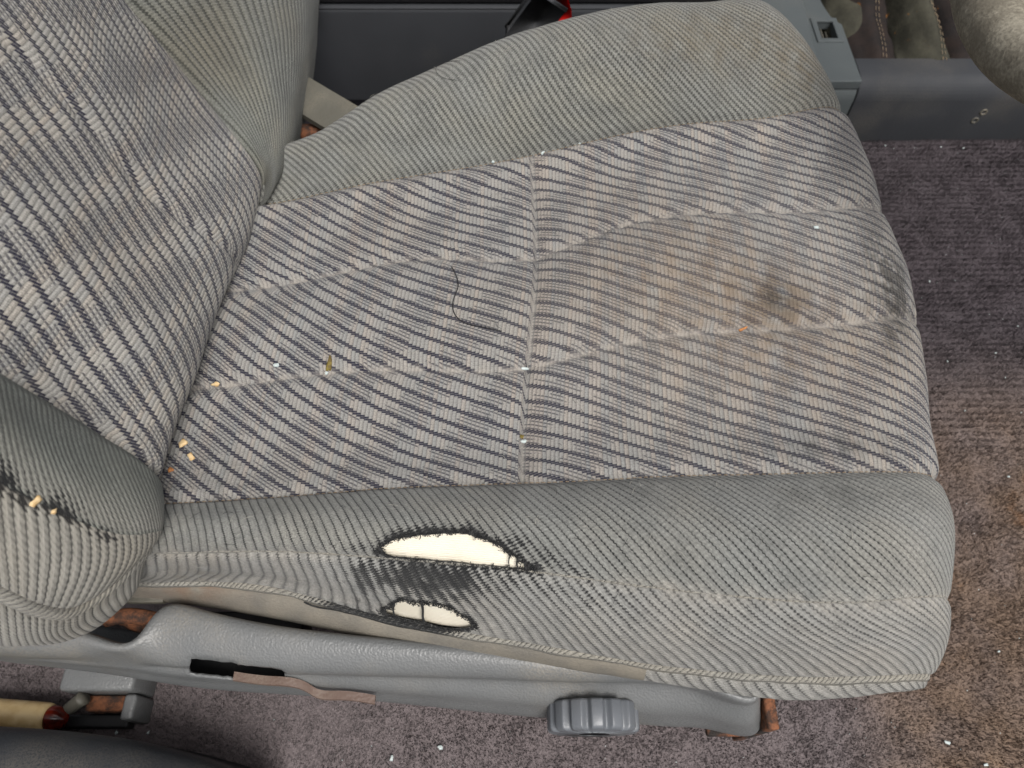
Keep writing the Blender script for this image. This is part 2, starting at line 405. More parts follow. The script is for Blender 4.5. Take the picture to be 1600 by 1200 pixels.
# ================================================================== the setting
def carpet():
    nx, ny = 220, 150; xs = np.linspace(-.9, 1.25, nx); ys = np.linspace(-.42, .80, ny)
    X, Y = np.meshgrid(xs, ys); S = np.stack([X, Y, np.zeros_like(X)], -1)
    S[..., 2] = FLOOR + wnoise(S, 4, 3, 3) * .0022
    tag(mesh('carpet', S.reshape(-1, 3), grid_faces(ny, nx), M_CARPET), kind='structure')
    # pile: short leaning tufts where the carpet is in view
    n1, n2 = 330000, 95000
    a = np.stack([RNG.uniform(.22, .95, n1), RNG.uniform(-.33, .55, n1)], 1); b = np.stack([RNG.uniform(-.62, .22, n2), RNG.uniform(-.34, -.12, n2)], 1)
    p = np.concatenate([a, b]); n = len(p)
    p3 = np.concatenate([p, np.zeros((n, 1))], 1); z = FLOOR + wnoise(p3, 4, 3, 3) * .0022
    ang = RNG.uniform(0, 6.283, n); wdt = RNG.uniform(.0004, .0009, n)
    h = RNG.uniform(.002, .0045, n) * (1 + .25 * wnoise(p3, 25, 5, 2)) * (1 + .45 * np.sin(p[:, 1] / .0085 * 6.283 + 1.2 * wnoise(p3, 6, 4, 2)) * (p[:, 1] > .06))
    lean = wnoise(p3, 5, 8, 2) * .8; lx = np.cos(lean) * .0016 + RNG.normal(0, .0014, n); ly = np.sin(lean) * .0016 + RNG.normal(0, .0011, n)
    dx = np.cos(ang) * wdt; dy = np.sin(ang) * wdt
    V = np.empty((n, 3, 3)); V[:, 0] = np.stack([p[:, 0] - dx, p[:, 1] - dy, z - .0005], 1); V[:, 1] = np.stack([p[:, 0] + dx, p[:, 1] + dy, z - .0005], 1)
    V[:, 2] = np.stack([p[:, 0] + lx, p[:, 1] + ly, z + h], 1)
    me = bpy.data.meshes.new('carpet_pile'); me.vertices.add(n * 3); me.loops.add(n * 3); me.polygons.add(n)
    me.vertices.foreach_set('co', V.astype(np.float32).ravel()); me.loops.foreach_set('vertex_index', np.arange(n * 3, dtype=np.int32))
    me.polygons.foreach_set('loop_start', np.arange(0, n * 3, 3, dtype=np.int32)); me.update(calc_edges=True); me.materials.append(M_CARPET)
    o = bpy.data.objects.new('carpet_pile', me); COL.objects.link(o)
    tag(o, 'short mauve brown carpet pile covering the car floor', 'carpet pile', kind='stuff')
carpet()

# ================================================================== the seat
seat = thing('car_seat', (0, 0.08, FLOOR), 'worn grey cloth car seat with navy striped insert and torn side bolster', 'car seat')

def row(left, right, rear=.0, nl=3, nr=4, nose=((.007, -.034), (.004, -.08), (-.02, -.12))):
    """one control row of the cushion: rear hidden points, left part, cross seam, right part, nose"""
    l = resample([P(*q) for q in left], nl); r = resample([P(*q) for q in right], nr)
    pts = np.concatenate([l, r[1:]]); a = pts[0]; z = pts[-1]
    back = [a + np.array([-.13, 0, -.012]), a + np.array([-.055, 0, -.004])]
    front = [z + np.array([dx, 0, dz]) for dx, dz in nose]
    return np.array(back + list(pts) + front)
rows = {}
rows['S0'] = row([(440, 228, .297), (560, 166, .315), (700, 96, .335), (830, 46, .350)], [(830, 46, .350), (940, 18, .358), (1050, 3, .362), (1130, 2, .358), (1205, 22, .340)])
rows['M1'] = row([(428, 262, .297), (560, 215, .312), (700, 165, .328), (832, 135, .339)], [(832, 135, .339), (960, 110, .345), (1090, 88, .347), (1190, 82, .340), (1272, 90, .315)])
rows['A'] = row([(412, 316, .288), (600, 282, .291), (720, 263, .293), (832, 243, .296)], [(832, 243, .296), (950, 216, .300), (1080, 194, .304), (1210, 180, .303), (1320, 180, .280)])
rows['B'] = row([(372, 452, .284), (500, 432, .284), (610, 410, .284), (838, 400, .287)], [(838, 400, .287), (960, 354, .292), (1090, 333, .297), (1250, 327, .297), (1378, 340, .270)])
rows['C'] = row([(310, 606, .284), (420, 592, .282), (600, 579, .282), (825, 574, .285)], [(825, 574, .285), (1000, 532, .291), (1150, 517, .296), (1310, 506, .295), (1430, 510, .266)])
rows['D'] = row([(252, 782, .284), (400, 772, .283), (600, 757, .284), (815, 748, .287)], [(815, 748, .287), (1000, 740, .292), (1200, 735, .298), (1370, 735, .297), (1466, 750, .270)])
rows['N'] = row([(250, 826, .297), (400, 815, .301), (600, 812, .305), (812, 818, .309)], [(812, 818, .309), (1000, 826, .313), (1200, 834, .316), (1380, 838, .310), (1493, 842, .278)])
rows['Er'] = row([(246, 868, .284), (400, 862, .288), (600, 873, .293), (806, 891, .297)], [(806, 891, .297), (980, 915, .299), (1200, 937, .301), (1370, 941, .294), (1484, 938, .262)])
rows['K'] = row([(235, 893, .246), (400, 890, .252), (600, 925, .262), (803, 950, .270)], [(803, 950, .270), (980, 985, .274), (1200, 1005, .275), (1360, 1008, .268), (1474, 1002, .236)], nose=((.002, -.022), (-.010, -.04), (-.035, -.055)))
rows['F'] = row([(218, 914, .208), (380, 917, .214), (600, 971, .222), (800, 1008, .227)], [(800, 1008, .227), (980, 1037, .231), (1200, 1060, .232), (1350, 1065, .226), (1452, 1058, .208)], nose=((-.002, -.010), (-.02, -.018), (-.05, -.024)))
rows['G'] = row([(214, 940, .185), (380, 957, .188), (600, 1003, .194), (800, 1032, .200)], [(800, 1032, .200), (980, 1060, .206), (1150, 1084, .210), (1300, 1093, .206), (1440, 1075, .192)], nose=((-.002, -.010), (-.02, -.018), (-.05, -.024)))
order = ['S0', 'M1', 'A', 'B', 'C', 'D', 'N', 'Er', 'K', 'F', 'G']
net = [rows['S0'] + np.array([0, .012, -.11]), rows['S0'] + np.array([0, .018, -.045])] + [rows[k] for k in order] + [rows['G'] + np.array([0, .025, -.018])]
net = np.array(net)
CS, cs, ct, cri, cci = loft(net, .0026, .0030)
RI = {k: cri[i + 2] for i, k in enumerate(order)}; CX = cci[5]          # cross seam column index
CT = {k: ct[RI[k]] for k in order}; CXS = cs[CX]
CN = normals(CS)
if CN[RI['C'], CX][2] < 0: CN = -CN
# upholstery relief: puffed panels, sewn grooves, small slackness
tt = ct[:, None]; ss_ = cs[None, :]
def gauss(d, w): return np.exp(-(d / w)**2)
ins = ((tt > CT['A']) & (tt < CT['D']))
disp = np.zeros(CS.shape[:2])
def puff(a, b, h):
    x = np.clip((tt - CT[a]) / (CT[b] - CT[a]), 0, 1); return h * np.power(np.clip(4 * x * (1 - x), 0, 1), .5)
disp += puff('A', 'B', .0042) + puff('B', 'C', .0042) + puff('C', 'D', .0042) + puff('Er', 'F', .003)
disp += np.where(ins, -.0022 * gauss(ss_ - CXS, .010) - .0018 * gauss(ss_ - CXS, .0025), 0)
vis = np.clip((cs - cs[cci[2]]) / .02, 0, 1)[None, :]
for k, dpt, wd in (('A', .004, .0045), ('B', .0020, .0045), ('C', .0018, .0045), ('D', .004, .0045), ('Er', .0016, .003), ('F', .003, .004)):
    disp -= dpt * gauss(tt - CT[k], wd)
wr = wnoise(CS, 9, 21, 3)
disp += wr * .0007
# puckers across the near bolster and beside the quilting
disp += .0007 * np.sin(ss_ / .012 * 6.283 + 3 * wr) * gauss(tt - CT['B'], .012) + .0006 * np.sin(ss_ / .014 * 6.283 + 2 * wr) * gauss(tt - CT['C'], .012)
CS = CS + CN * disp[..., None]
CN = normals(CS); CN = CN if CN[RI['C'], CX][2] > 0 else -CN
cpx, cpy, cpd = project(CS)

def ell(px, py, cx, cy, rx, ry, rot=0, fall=1.0):
    a = R(rot); x = (px - cx); y = (py - cy); u = (x * math.cos(a) + y * math.sin(a)) / rx; v = (-x * math.sin(a) + y * math.cos(a)) / ry
    return np.exp(-np.power(u * u + v * v, fall))
# rents in the near bolster (outlines as they lie on the cloth)
H1 = np.array([(592, 861), (600, 851), (618, 842), (650, 837), (690, 834), (728, 834), (755, 842), (780, 853), (797, 866), (806, 870), (811, 878), (822, 881), (838, 888), (815, 888), (795, 886), (760, 884), (720, 879), (680, 875), (640, 871), (610, 868)], float)
H2 = np.array([(601, 953), (606, 948), (613, 950), (616, 944), (624, 938), (634, 937), (645, 942), (660, 943), (680, 944), (700, 949), (720, 960), (736, 971), (741, 976), (733, 981), (715, 982), (690, 980), (668, 973), (650, 969), (630, 966), (614, 961), (606, 959)], float)
def pclosed(pl, n=260):
    q = np.concatenate([pl, pl[:1]]); k = np.concatenate([[0], np.cumsum(np.linalg.norm(np.diff(q, axis=0), axis=1))])
    x = np.linspace(0, k[-1], n, endpoint=False); return np.stack([np.interp(x, k, q[:, 0]), np.interp(x, k, q[:, 1])], 1)
def inside(px, py, pl):
    r = np.zeros(px.shape, bool); j = len(pl) - 1
    for i in range(len(pl)):
        xi, yi = pl[i]; xj, yj = pl[j]
        c = ((yi > py) != (yj > py)) & (px < (xj - xi) * (py - yi) / (yj - yi + 1e-9) + xi); r ^= c; j = i
    return r
def pdist(px, py, pl):
    q = pclosed(pl); d = np.full(px.shape, 1e9); near = np.zeros(px.shape + (2,))
    for a in q:
        e = np.hypot(px - a[0], py - a[1]); m_ = e < d; d[m_] = e[m_]; near[m_] = a
    return d, near
rough_ = wnoise(CS, 60, 31, 3)
c_wear = np.zeros(CS.shape[:2]); c_stain = np.zeros_like(c_wear); c_grime = np.zeros_like(c_wear)
band = (tt > CT['D'] + .01)
sub = np.broadcast_to(band, c_wear.shape) & (cpx > 430) & (cpx < 1050)
d1 = np.full(c_wear.shape, 1e9); d2 = d1.copy()
d1[sub], _ = pdist(cpx[sub], cpy[sub], H1); d2[sub], _ = pdist(cpx[sub], cpy[sub], H2)
up = np.where(cpy < 854, 17, 9)
w1 = np.exp(-(np.clip(d1 - 1.5, 0, None) / up)**2)
w1 = np.maximum(w1, .72 * ell(cpx, cpy, 850, 868, 90, 18, 26)); w1 = np.maximum(w1, .6 * ell(cpx, cpy, 565, 856, 42, 10, -14))
w2 = .9 * np.exp(-(np.clip(d2 - 1, 0, None) / 7)**2)
w3 = .95 * ell(cpx, cpy, 665, 905, 125, 36, 8, 1.5) + .38 * ell(cpx, cpy, 880, 920, 170, 26, 12, 1.2) + .5 * ell(cpx, cpy, 566, 930, 16, 45, -12)
w4 = .95 * ell(cpx, cpy, 600, 966, 100, 6, 15)  # the worn seam
c_wear = np.clip(np.maximum.reduce([w1, w2, w3, w4]) + .12 * rough_ * (w1 + w2 + w3 > .1), 0, 1) * band
c_wear = np.where(tt < CT['D'], 0, c_wear)
c_stain += .5 * ell(cpx, cpy, 1120, 435, 185, 110, 20) + .45 * ell(cpx, cpy, 1215, 475, 60, 45) + .35 * ell(cpx, cpy, 1250, 560, 230, 90) + .2 * ell(cpx, cpy, 940, 430, 110, 90) 
c_stain += .55 * ell(cpx, cpy, 1130, 60, 170, 60) + .5 * ell(cpx, cpy, 1260, 110, 50, 60) + .5 * ell(cpx, cpy, 640, 60, 60, 60) + .5 * ell(cpx, cpy, 300, 900, 70, 40)
c_core = .55 * ell(cpx, cpy, 1216, 468, 24, 18, 20, .8)
c_grime += .38 * ell(cpx, cpy, 1385, 450, 40, 110, -18) + .25 * ell(cpx, cpy, 1215, 470, 60, 40, 30) + .55 * ell(cpx, cpy, 1392, 425, 20, 55, -20) + .3 * ell(cpx, cpy, 1405, 470, 14, 40, -15) + .35 * ell(cpx, cpy, 1300, 700, 120, 25) + .3 * ell(cpx, cpy, 1330, 770, 130, 26) + .3 * ell(cpx, cpy, 900, 760, 250, 14)
c_grime += .25 * ell(cpx, cpy, 330, 740, 70, 60) + .3 * ell(cpx, cpy, 1400, 520, 26, 60)
c_dust = .6 * gauss(tt - CT['Er'], .005) * np.clip(1 + .6 * rough_, 0, 2) + .5 * gauss(tt - CT['F'], .006) + .35 * np.clip((tt - CT['Er']) / .05, 0, 1) * (c_wear < .2) + .35 * ell(cpx, cpy, 1440, 860, 60, 160) + .35 * ell(cpx, cpy, 640, 90, 260, 40, -25)
c_fade = np.clip(.8 * ell(cpx, cpy, 1130, 480, 260, 200), 0, 1)
c_dust = np.where(ins, 0, c_dust) + np.where(ins, .5 * gauss(tt - CT['B'], .0024) + .5 * gauss(tt - CT['C'], .0024) + .5 * gauss(ss_ - CXS, .0018) + .5 * gauss(tt - CT['A'], .002) + .5 * gauss(tt - CT['D'], .002), 0) * np.clip(1 + 1.1 * rough_, 0, 2)
c_dust = np.clip(c_dust * (1 + .25 * rough_), 0, 1) * (1 - c_wear)
c_stain *= (1 + .45 * rough_); c_grime = c_grime * np.clip(1 + .5 * rough_ + .5 * wnoise(CS, 150, 41, 2), 0, 2) + c_core * np.clip(1 + .5 * wnoise(CS, 200, 42, 2), 0, 2)

# cloth coordinates (metres): u across the cords, v along them
U, Vv = np.meshgrid(cs - CXS, ct - CT['C'])
def uv_ins():
    left = ss_ < CXS
    return U + np.where(left, .0, .0107) + .03, -Vv + np.where(left, .0, .004) + .10 * 0
def uv_sheared(k0, k1, tref, s0=-.22, s1=.34, curve_=0.0):
    k = k0 + (k1 - k0) * np.clip((U - s0) / (s1 - s0), 0, 1); q = (tt - tref)
    return U - k * q + curve_ * q * q, q + U * .25
RL = np.concatenate([np.zeros((CS.shape[0], 1)), np.cumsum(np.linalg.norm(np.diff(CS, axis=1), axis=2), axis=1)], 1); RL = RL - RL[:, CX:CX + 1]
lf = ss_ < CXS
UVI = (RL + np.where(lf, 0.03, .0407), CS[..., 1] - .11 + np.where(lf, .9 * np.clip(-RL - .05, 0, None)**2 * -1.0 , .004 - .24 * np.clip(RL, 0, .06) + .24 / .12 * np.clip(RL, 0, .06)**2 + .07 * RL - .1 * np.clip(RL - .12, 0, None)**2)); _ = uv_ins(); UVFAR = uv_sheared(.70, .85, CT['A']); UVN = uv_sheared(.15, 1.35, CT['D'], -.22, .22); UVS = uv_sheared(.30, 1.5, CT['Er'], -.22, .22, curve_=4.0)
UVP = (U, Vv)

def panel(name, r0, r1, c0, c1, uvp, mat, parent, hole=None, S=CS, attrs=None):
    G = S[r0:r1 + 1, c0:c1 + 1]; nr, nc = G.shape[:2]; F = grid_faces(nr, nc); V = G.reshape(-1, 3).copy()
    at = {k: a[r0:r1 + 1, c0:c1 + 1].ravel() for k, a in (attrs or {'wear': c_wear, 'stain': c_stain, 'grime': c_grime, 'dust': c_dust, 'fade': c_fade}).items()}
    uv = np.stack([np.broadcast_to(uvp[0], S.shape[:2])[r0:r1 + 1, c0:c1 + 1].ravel(), np.broadcast_to(uvp[1], S.shape[:2])[r0:r1 + 1, c0:c1 + 1].ravel()], 1)
    if hole is not None:
        for pl in hole:
            px, py, pd = project(V); inn = inside(px, py, pl)
            keep = ~inn[F].all(1)
            allin = np.zeros(len(V), bool); dead = F[~keep]; F2 = F[keep]
            if len(dead) == 0: continue
            bmask = np.zeros(len(V), bool); bmask[np.unique(F2)] = True; inr = np.zeros(len(V), bool); inr[np.unique(dead)] = True
            bd = np.where(bmask & inr)[0]
            # border vertices move onto the outline
            _, near = pdist(px[bd], py[bd], pl)
            jag = RNG.normal(0, .5, (len(bd), 2))
            V[bd] += ((near[:, 0] + jag[:, 0] - px[bd]) * pd[bd] / FPX)[:, None] * RGT - ((near[:, 1] + jag[:, 1] - py[bd]) * pd[bd] / FPX)[:, None] * UPV
            F = F2
    used = np.unique(F); mp = -np.ones(len(V), int); mp[used] = np.arange(len(used))
    return mesh(name, V[used], mp[F], mat, parent, uv[used], {k: a[used] for k, a in at.items()})
last = CS.shape[1] - 1; lastr = CS.shape[0] - 1
panel('side_bolster', 0, RI['A'], 0, last, UVFAR, M_FAR, seat)['label'] = 'far side bolster with faded ribs and brown stains'
panel('insert_panel', RI['A'], RI['D'], 0, CX, UVI, M_STRIPE, seat)['label'] = 'rear striped insert panel'
panel('insert_panel', RI['A'], RI['D'], CX, last, UVI, M_STRIPE, seat)['label'] = 'front striped insert panel with brown stain'
panel('side_bolster', RI['D'], RI['Er'], 0, last, UVN, M_NEAR, seat, [H1])['label'] = 'near side bolster with a long tear'
panel('side_panel', RI['Er'], RI['F'], 0, last, UVS, M_SIDE, seat, [H2])['label'] = 'ribbed side panel with a smaller tear'
# below the piping: bare backing cloth at the rear, turned ribbed hem at the front
split = int(np.argmin(np.abs(cpx[RI['F']] - 1010)))
panel('backing_strip', RI['F'], lastr, 0, split, UVP, M_FELT, seat)
panel('turned_hem', RI['F'], lastr, split, last, UVS, M_SIDE, seat)
# foam under the torn cloth
f0 = int(np.argmin(np.abs(ct - (CT['D'] + .015)))); cA = int(np.argmin(np.abs(cpx[RI['Er']] - 520))); cB = int(np.argmin(np.abs(cpx[RI['Er']] - 900)))
FS = CS - CN * .0024
panel('foam_padding', f0, RI['F'] - 2, cA, cB, (U, Vv), M_FOAM, seat, S=FS)

def seam_pts(k, px0, px1, lift=.0, n=200):
    r = RI[k]; i0 = int(np.argmin(np.abs(cpx[r] - px0))); i1 = int(np.argmin(np.abs(cpx[r][:cci[10] + 1] - px1)))
    q = CS[r, i0:i1 + 1] + CN[r, i0:i1 + 1] * lift; return curve(q[::3], n)
def at_tube(name, pts, rad, mat, parent, seg=8, wear=None, stain=0):
    v, f, uv = tube(pts, rad, seg); n = len(v); px, py, _ = project(v)
    we = np.zeros(n) if wear is None else wear(px, py)
    uv = np.stack([uv[:, 0] + uv[:, 1] * .9, uv[:, 1]], 1)
    return mesh(name, v, f, mat, parent, uv, {'dust': np.full(n, .4), 'wear': we, 'stain': np.full(n, stain), 'grime': np.zeros(n)})
pw = lambda px, py: np.clip(1.2 * ell(px, py, 600, 968, 120, 40, 14, 2), 0, 1)
p = seam_pts('F', 205, 1462, .0010, 260); p[:, 2] += wnoise(p, 14, 5) * .0006
at_tube('piping', p, .0036 + .0006 * wnoise(p, 30, 9), M_PIPE, seat, 10, pw)
p = seam_pts('Er', 240, 1488, .0001, 260); p += RNG.normal(0, .00012, p.shape)
at_tube('ridge_seam', p - np.array([0, 0, .0004]), .0009 + .0003 * wnoise(p, 60, 4), M_PIPE, seat, 6)
# stitches along the two insert seams
def stitches(name, k, px0, px1, step, mat, wid=.0005):
    q = seam_pts(k, px0, px1, .0006, 600); L = np.concatenate([[0], np.cumsum(np.linalg.norm(np.diff(q, axis=0), axis=1))]); mb = MB(); a = 0
    while a < L[-1] - step:
        b = a + step * .6; pp = np.array([[np.interp(x, L, q[:, j]) for j in range(3)] for x in np.linspace(a, b, 4)]); pp[1:3, 2] += .0005
        mb.add(*tube(pp, wid, 5)[:2]); a += step * RNG.uniform(.9, 1.1)
    o = mb.build(name, mat, seat); o['kind'] = 'stuff'; return o
stitches('stitching', 'A', 420, 1315, .0042, M_FELT_T if 'M_FELT_T' in globals() else M_THREAD, .0003)
stitches('stitching', 'D', 260, 1460, .0042, M_THREAD, .0003)

# strands bridging the rents and frayed yarn round their rims
def on_cloth(px, py, lift=0.0, S=None, N=None):
    S = CS if S is None else S; N = CN if N is None else N
    qx, qy, _ = project(S); d = (qx - px)**2 + (qy - py)**2
    vis_ = np.einsum('ijk,ijk->ij', N, CAM - S) > 0; d = np.where(vis_, d, 1e9)
    i = np.unravel_index(np.argmin(d), d.shape); s = S[i]; n = N[i]
    r = ray(px, py); h = CAM + r * ((s - CAM) @ n / (r @ n)); return h + n * lift, n
def strand(name, pl, rad, mat, parent, lift=.0006, n=24):
    q = curve(np.array([on_cloth(x, y, lift)[0] for x, y in pl]), n); v, f, _ = tube(q, rad, 6); return mesh(name, v, f, mat, parent)
for pl, r_ in (([(590, 858), (588, 863), (592, 869)], .0006), ([(799, 866), (795, 876), (797, 886)], .0004), ([(811, 870), (808, 878), (810, 889)], .0006), ([(822, 876), (820, 882), (824, 890)], .0006),
              ([(657, 938), (661, 950), (661, 962), (664, 974)], .0009), ([(617, 942), (615, 952), (618, 964)], .0006), ([(738, 967), (737, 974), (738, 982)], .0004), ([(604, 946), (602, 953), (604, 962)], .0006)):
    strand('loose_strand', pl, r_, M_WOOLFRAY, seat)
mb = MB()
for pl, cnt in ((H1, 900), (H2, 520)):
    q = pclosed(pl, 400); c = pl.mean(0)
    for _ in range(cnt):
        a = q[RNG.integers(len(q))]; o = (a - c) / (np.linalg.norm(a - c) + 1e-6)
        if pl is H1 and a[1] > 865 and RNG.random() < .55: continue
        s = a + o * abs(RNG.normal(0, 3.5)) + RNG.normal(0, .8, 2); e = s + RNG.normal(0, 3.2, 2) + np.array([RNG.normal(0, 2.5), 0]); mid = (s + e) / 2 + RNG.normal(0, 1.5, 2)
        A_, n_ = on_cloth(*s, .0003); 
        to = lambda p2, l: A_ + ((p2[0] - s[0]) * .48 / FPX) * RGT - ((p2[1] - s[1]) * .48 / FPX) * (UPV - n_ * (UPV @ n_)) + n_ * l
        mb.add(*tube(curve(np.array([A_, to(mid, RNG.uniform(.0006, .0018)), to(e, RNG.uniform(0, .0012))]), 5), RNG.uniform(.00012, .0003), 4)[:2])
o = mb.build('frayed_yarn', M_WOOLFRAY, seat); o['kind'] = 'stuff'

def hairs(name, S, N, r0, r1, c0, c1, cnt, mat, rad):
    mb = MB()
    for _ in range(cnt):
        i = RNG.integers(r0, r1); j = RNG.integers(c0, c1); a = S[i, j]; n = N[i, j]; x = np.cross(n, RNG.normal(size=3)); x /= np.linalg.norm(x); y = np.cross(n, x)
        hx, hy, _ = project(a)
        if S is CS and 560 < hx < 880 and 815 < hy < 1000: continue
        L = RNG.uniform(.002, .008); b = RNG.normal(0, .35)
        mb.add(*tube(np.array([a + x * L * t + y * L * b * t * t + n * (.0002 + .0012 * math.sin(math.pi * t)) for t in np.linspace(0, 1, 5)]), rad, 4)[:2])
    o = mb.build(name, mat, seat); o['kind'] = 'stuff'
hairs('lint_fibres', CS, CN, RI['S0'], RI['F'], cci[2], cci[8], 420, M_LINTH, .00010)
hairs('dark_fibres', CS, CN, RI['A'], RI['F'], cci[2], cci[8], 160, M_WOOLFRAY, .00012)
# ------------------------------------------------------------------ backrest
def brow(pts, tuck):
    """pts from the bottom edge upwards: (px, py, off); tuck hides the bottom end behind and below"""
    q = [BR(*a) for a in pts]; b = q[0]
    return np.array([b + np.array(tuck) * 2.2, b + np.array(tuck)] + q)
bk = [
    brow([(431, 298, .010), (480, 178, -.030), (498, 30, -.030), (500, -120, -.03), (470, -300, -.03)], (-.03, 0, -.03)),
    brow([(428, 300, .022), (472, 168, .014), (491, 20, .020), (488, -120, .024), (450, -300, .024)], (-.03, 0, -.03)),
    brow([(417, 304, .022), (415, 165, .030), (375, 5, .040), (315, -140, .044), (200, -320, .044)], (-.03, 0, -.03)),
    brow([(411, 292, .014), (338, 168, .012), (204, 0, .014), (66, -160, .014), (-110, -350, .014)], (-.03, 0, -.034)),
    brow([(394, 365, .008), (300, 255, .024), (155, 90, .027), (0, -70, .027), (-190, -260, .027)], (-.034, 0, -.032)),
    brow([(345, 470, .008), (235, 385, .029), (80, 240, .033), (-90, 80, .033), (-300, -110, .033)], (-.034, 0, -.032)),
    brow([(287, 640, .006), (190, 530, .027), (30, 400, .030), (-150, 260, .030), (-380, 90, .030)], (-.034, 0, -.032)),
    brow([(252, 748, .002), (150, 663, .016), (0, 570, .018), (-200, 450, .018), (-440, 310, .018)], (-.03, 0, -.034)),
    brow([(255, 790, .004), (160, 745, .036), (0, 655, .044), (-200, 550, .046), (-440, 420, .046)], (-.03, 0, -.03)),
    brow([(250, 830, .002), (190, 835, .034), (0, 755, .046), (-200, 660, .048), (-440, 540, .048)], (-.03, 0, -.03)),
    brow([(243, 842, -.006), (180, 895, .018), (0, 850, .034), (-200, 770, .036), (-440, 660, .036)], (-.028, 0, -.03)),
    brow([(236, 852, -.012), (140, 948, -.004), (0, 932, .010), (-200, 870, .012), (-440, 780, .012)], (-.026, 0, -.03)),
    brow([(216, 900, -.030), (142, 983, -.036), (0, 1004, -.030), (-200, 960, -.028), (-440, 880, -.028)], (-.026, 0, -.02)),
    brow([(210, 890, -.075), (135, 965, -.085), (0, 985, -.085), (-200, 940, -.085), (-440, 870, -.085)], (-.02, .01, -.01)),
]
BS, bs, bt, bri, bci = loft(np.array(bk), .0028, .003)
BNm = normals(BS); BNm = BNm if BNm[bri[5], bci[3]] @ BRN > 0 else -BNm
bT = lambda i: bt[bri[i]]; btt = bt[:, None]; bss = bs[None, :]
d = np.zeros(BS.shape[:2])
for i, dp, wd in ((3, .005, .006), (7, .005, .005), (11, .003, .004)): d -= dp * gauss(btt - bT(i), wd)
d -= .003 * gauss(btt - (bT(4) + (bT(5) - bT(4)) * .55), .004) * (bss > bs[bci[2]])          # stitched channel in the insert
bw = wnoise(BS, 9, 77, 3); d += bw * .0009
BS = BS + BNm * d[..., None]; BNm = normals(BS); BNm = BNm if BNm[bri[5], bci[3]] @ BRN > 0 else -BNm
bqx, bqy, _ = project(BS); brough = wnoise(BS, 55, 8, 3)
b_wear = np.clip(np.maximum(.98 * ell(bqx, bqy, 110, 808, 78, 8, 27, 1.3), .85 * ell(bqx, bqy, 20, 765, 60, 16, 30)) + .45 * ell(bqx, bqy, 60, 770, 140, 30, 28) , 0, 1) * np.clip(1 + .5 * brough, .3, 1.6)
b_wear = np.clip(b_wear, 0, 1)
b_stain = .5 * ell(bqx, bqy, 330, 60, 70, 90); b_grime = .3 * ell(bqx, bqy, 250, 120, 60, 160, -35) + .25 * ell(bqx, bqy, 80, 640, 120, 30, 28)
bat = {'dust': (btt > bT(7)) * np.clip(.95 * gauss(btt - bT(9), .022) * (btt < bT(9)) + .5 * ell(bqx, bqy, 60, 850, 160, 60) * (1 + .5 * brough), 0, 1), 'wear': b_wear, 'stain': b_stain, 'grime': b_grime}
BL = np.concatenate([np.zeros((BS.shape[0], 1)), np.cumsum(np.linalg.norm(np.diff(BS, axis=1), axis=2), axis=1)], 1); BL = BL - BL[:, bci[2]:bci[2] + 1]
BU, BV = np.meshgrid(bs - bs[bci[2]], bt - bT(5)); bl = BS.shape[1] - 1
panel('backrest_bolster', 0, bri[3], 0, bl, (BV - .12 * BU, BU), M_BACKFAR, seat, S=BS, attrs=bat)['label'] = 'far backrest bolster'
panel('backrest_insert', bri[3], bri[7], 0, bl, (-BL, BS[..., 1]), M_STRIPE_BACK, seat, S=BS, attrs=bat)['label'] = 'striped backrest centre'
panel('backrest_bolster', bri[7], bri[9], 0, bl, (BU + .25 * BV, BV), M_BACKNEAR, seat, S=BS, attrs=bat)['label'] = 'near backrest bolster with worn ridge'
panel('backrest_side', bri[9], bri[11], 0, bl, (BU + .2 * BV, BV), M_BACKSIDE, seat, S=BS, attrs=bat)
panel('backrest_side', bri[11], BS.shape[0] - 1, 0, bl, (BU + .1 * BV, BV), M_BACKSIDE, seat, S=BS, attrs=bat)['label'] = 'lower side panel of the backrest under the piping'
r = bri[11]; i0 = bci[1]; p = curve((BS[r, i0:] + BNm[r, i0:] * .001)[::4], 160)
at_tube('backrest_piping', p, .0042 + .0035 * np.exp(-(np.arange(160) / 14.)**2), M_PIPE, seat, 10)

# ------------------------------------------------------------------ plastic side trim of the seat
tr_px = [-160, 0, 130, 222, 246, 300, 480, 700, 860, 940, 1050, 1110, 1180]
top_ = [968, 1000, 994, 994, 962, 957, 992, 1014, 1034, 1044, 1060, 1070, 1086]
sh_ = [985, 1013, 1013, 1016, 1013, 1016, 1033, 1044, 1054, 1058, 1064, 1078, 1088]
rc_ = [993, 1021, 1028, 1036, 1036, 1040, 1050, 1058, 1066, 1070, 1078, 1092, 1098]
fl_ = [990, 1022, 1036, 1046, 1050, 1057, 1070, 1088, 1102, 1108, 1116, 1122, 1126]
bt_ = [992, 1024, 1040, 1054, 1058, 1066, 1080, 1100, 1115, 1119, 1128, 1133, 1134]
def trow(py, z, dz=0): return [P(x, y, z + dz * (x - 0) / 1200) for x, y in zip(tr_px, py)]
fi_ = [a_ + .55 * (b_ - a_) for a_, b_ in zip(rc_, fl_)]
z_in = np.array(trow(top_, .214, -.012)) + np.array([0, .001, -.03])
TN = np.array([z_in, np.array(trow(top_, .213, -.012)) + np.array([0, .0015, -.007]), np.array(trow(top_, .213, -.012)), np.array(trow(sh_, .206, -.011)), np.array(trow(rc_, .179, .004)), np.array(trow(fi_, .174)), np.array(trow(fl_, .160)), np.array(trow(bt_, .130)), np.array(trow(bt_, .130)) + np.array([0, .012, -.012]), np.array(trow(bt_, .130)) + np.array([0, .035, -.02])])
endc = TN[:, -1:] + np.array([.003, .012, 0]); endd = TN[:, -1:] + np.array([.002, .05, 0])
TN = np.concatenate([TN, endc, endd], 1)
TS, ts_, tt_, tri, tci = loft(TN, .003, .004)
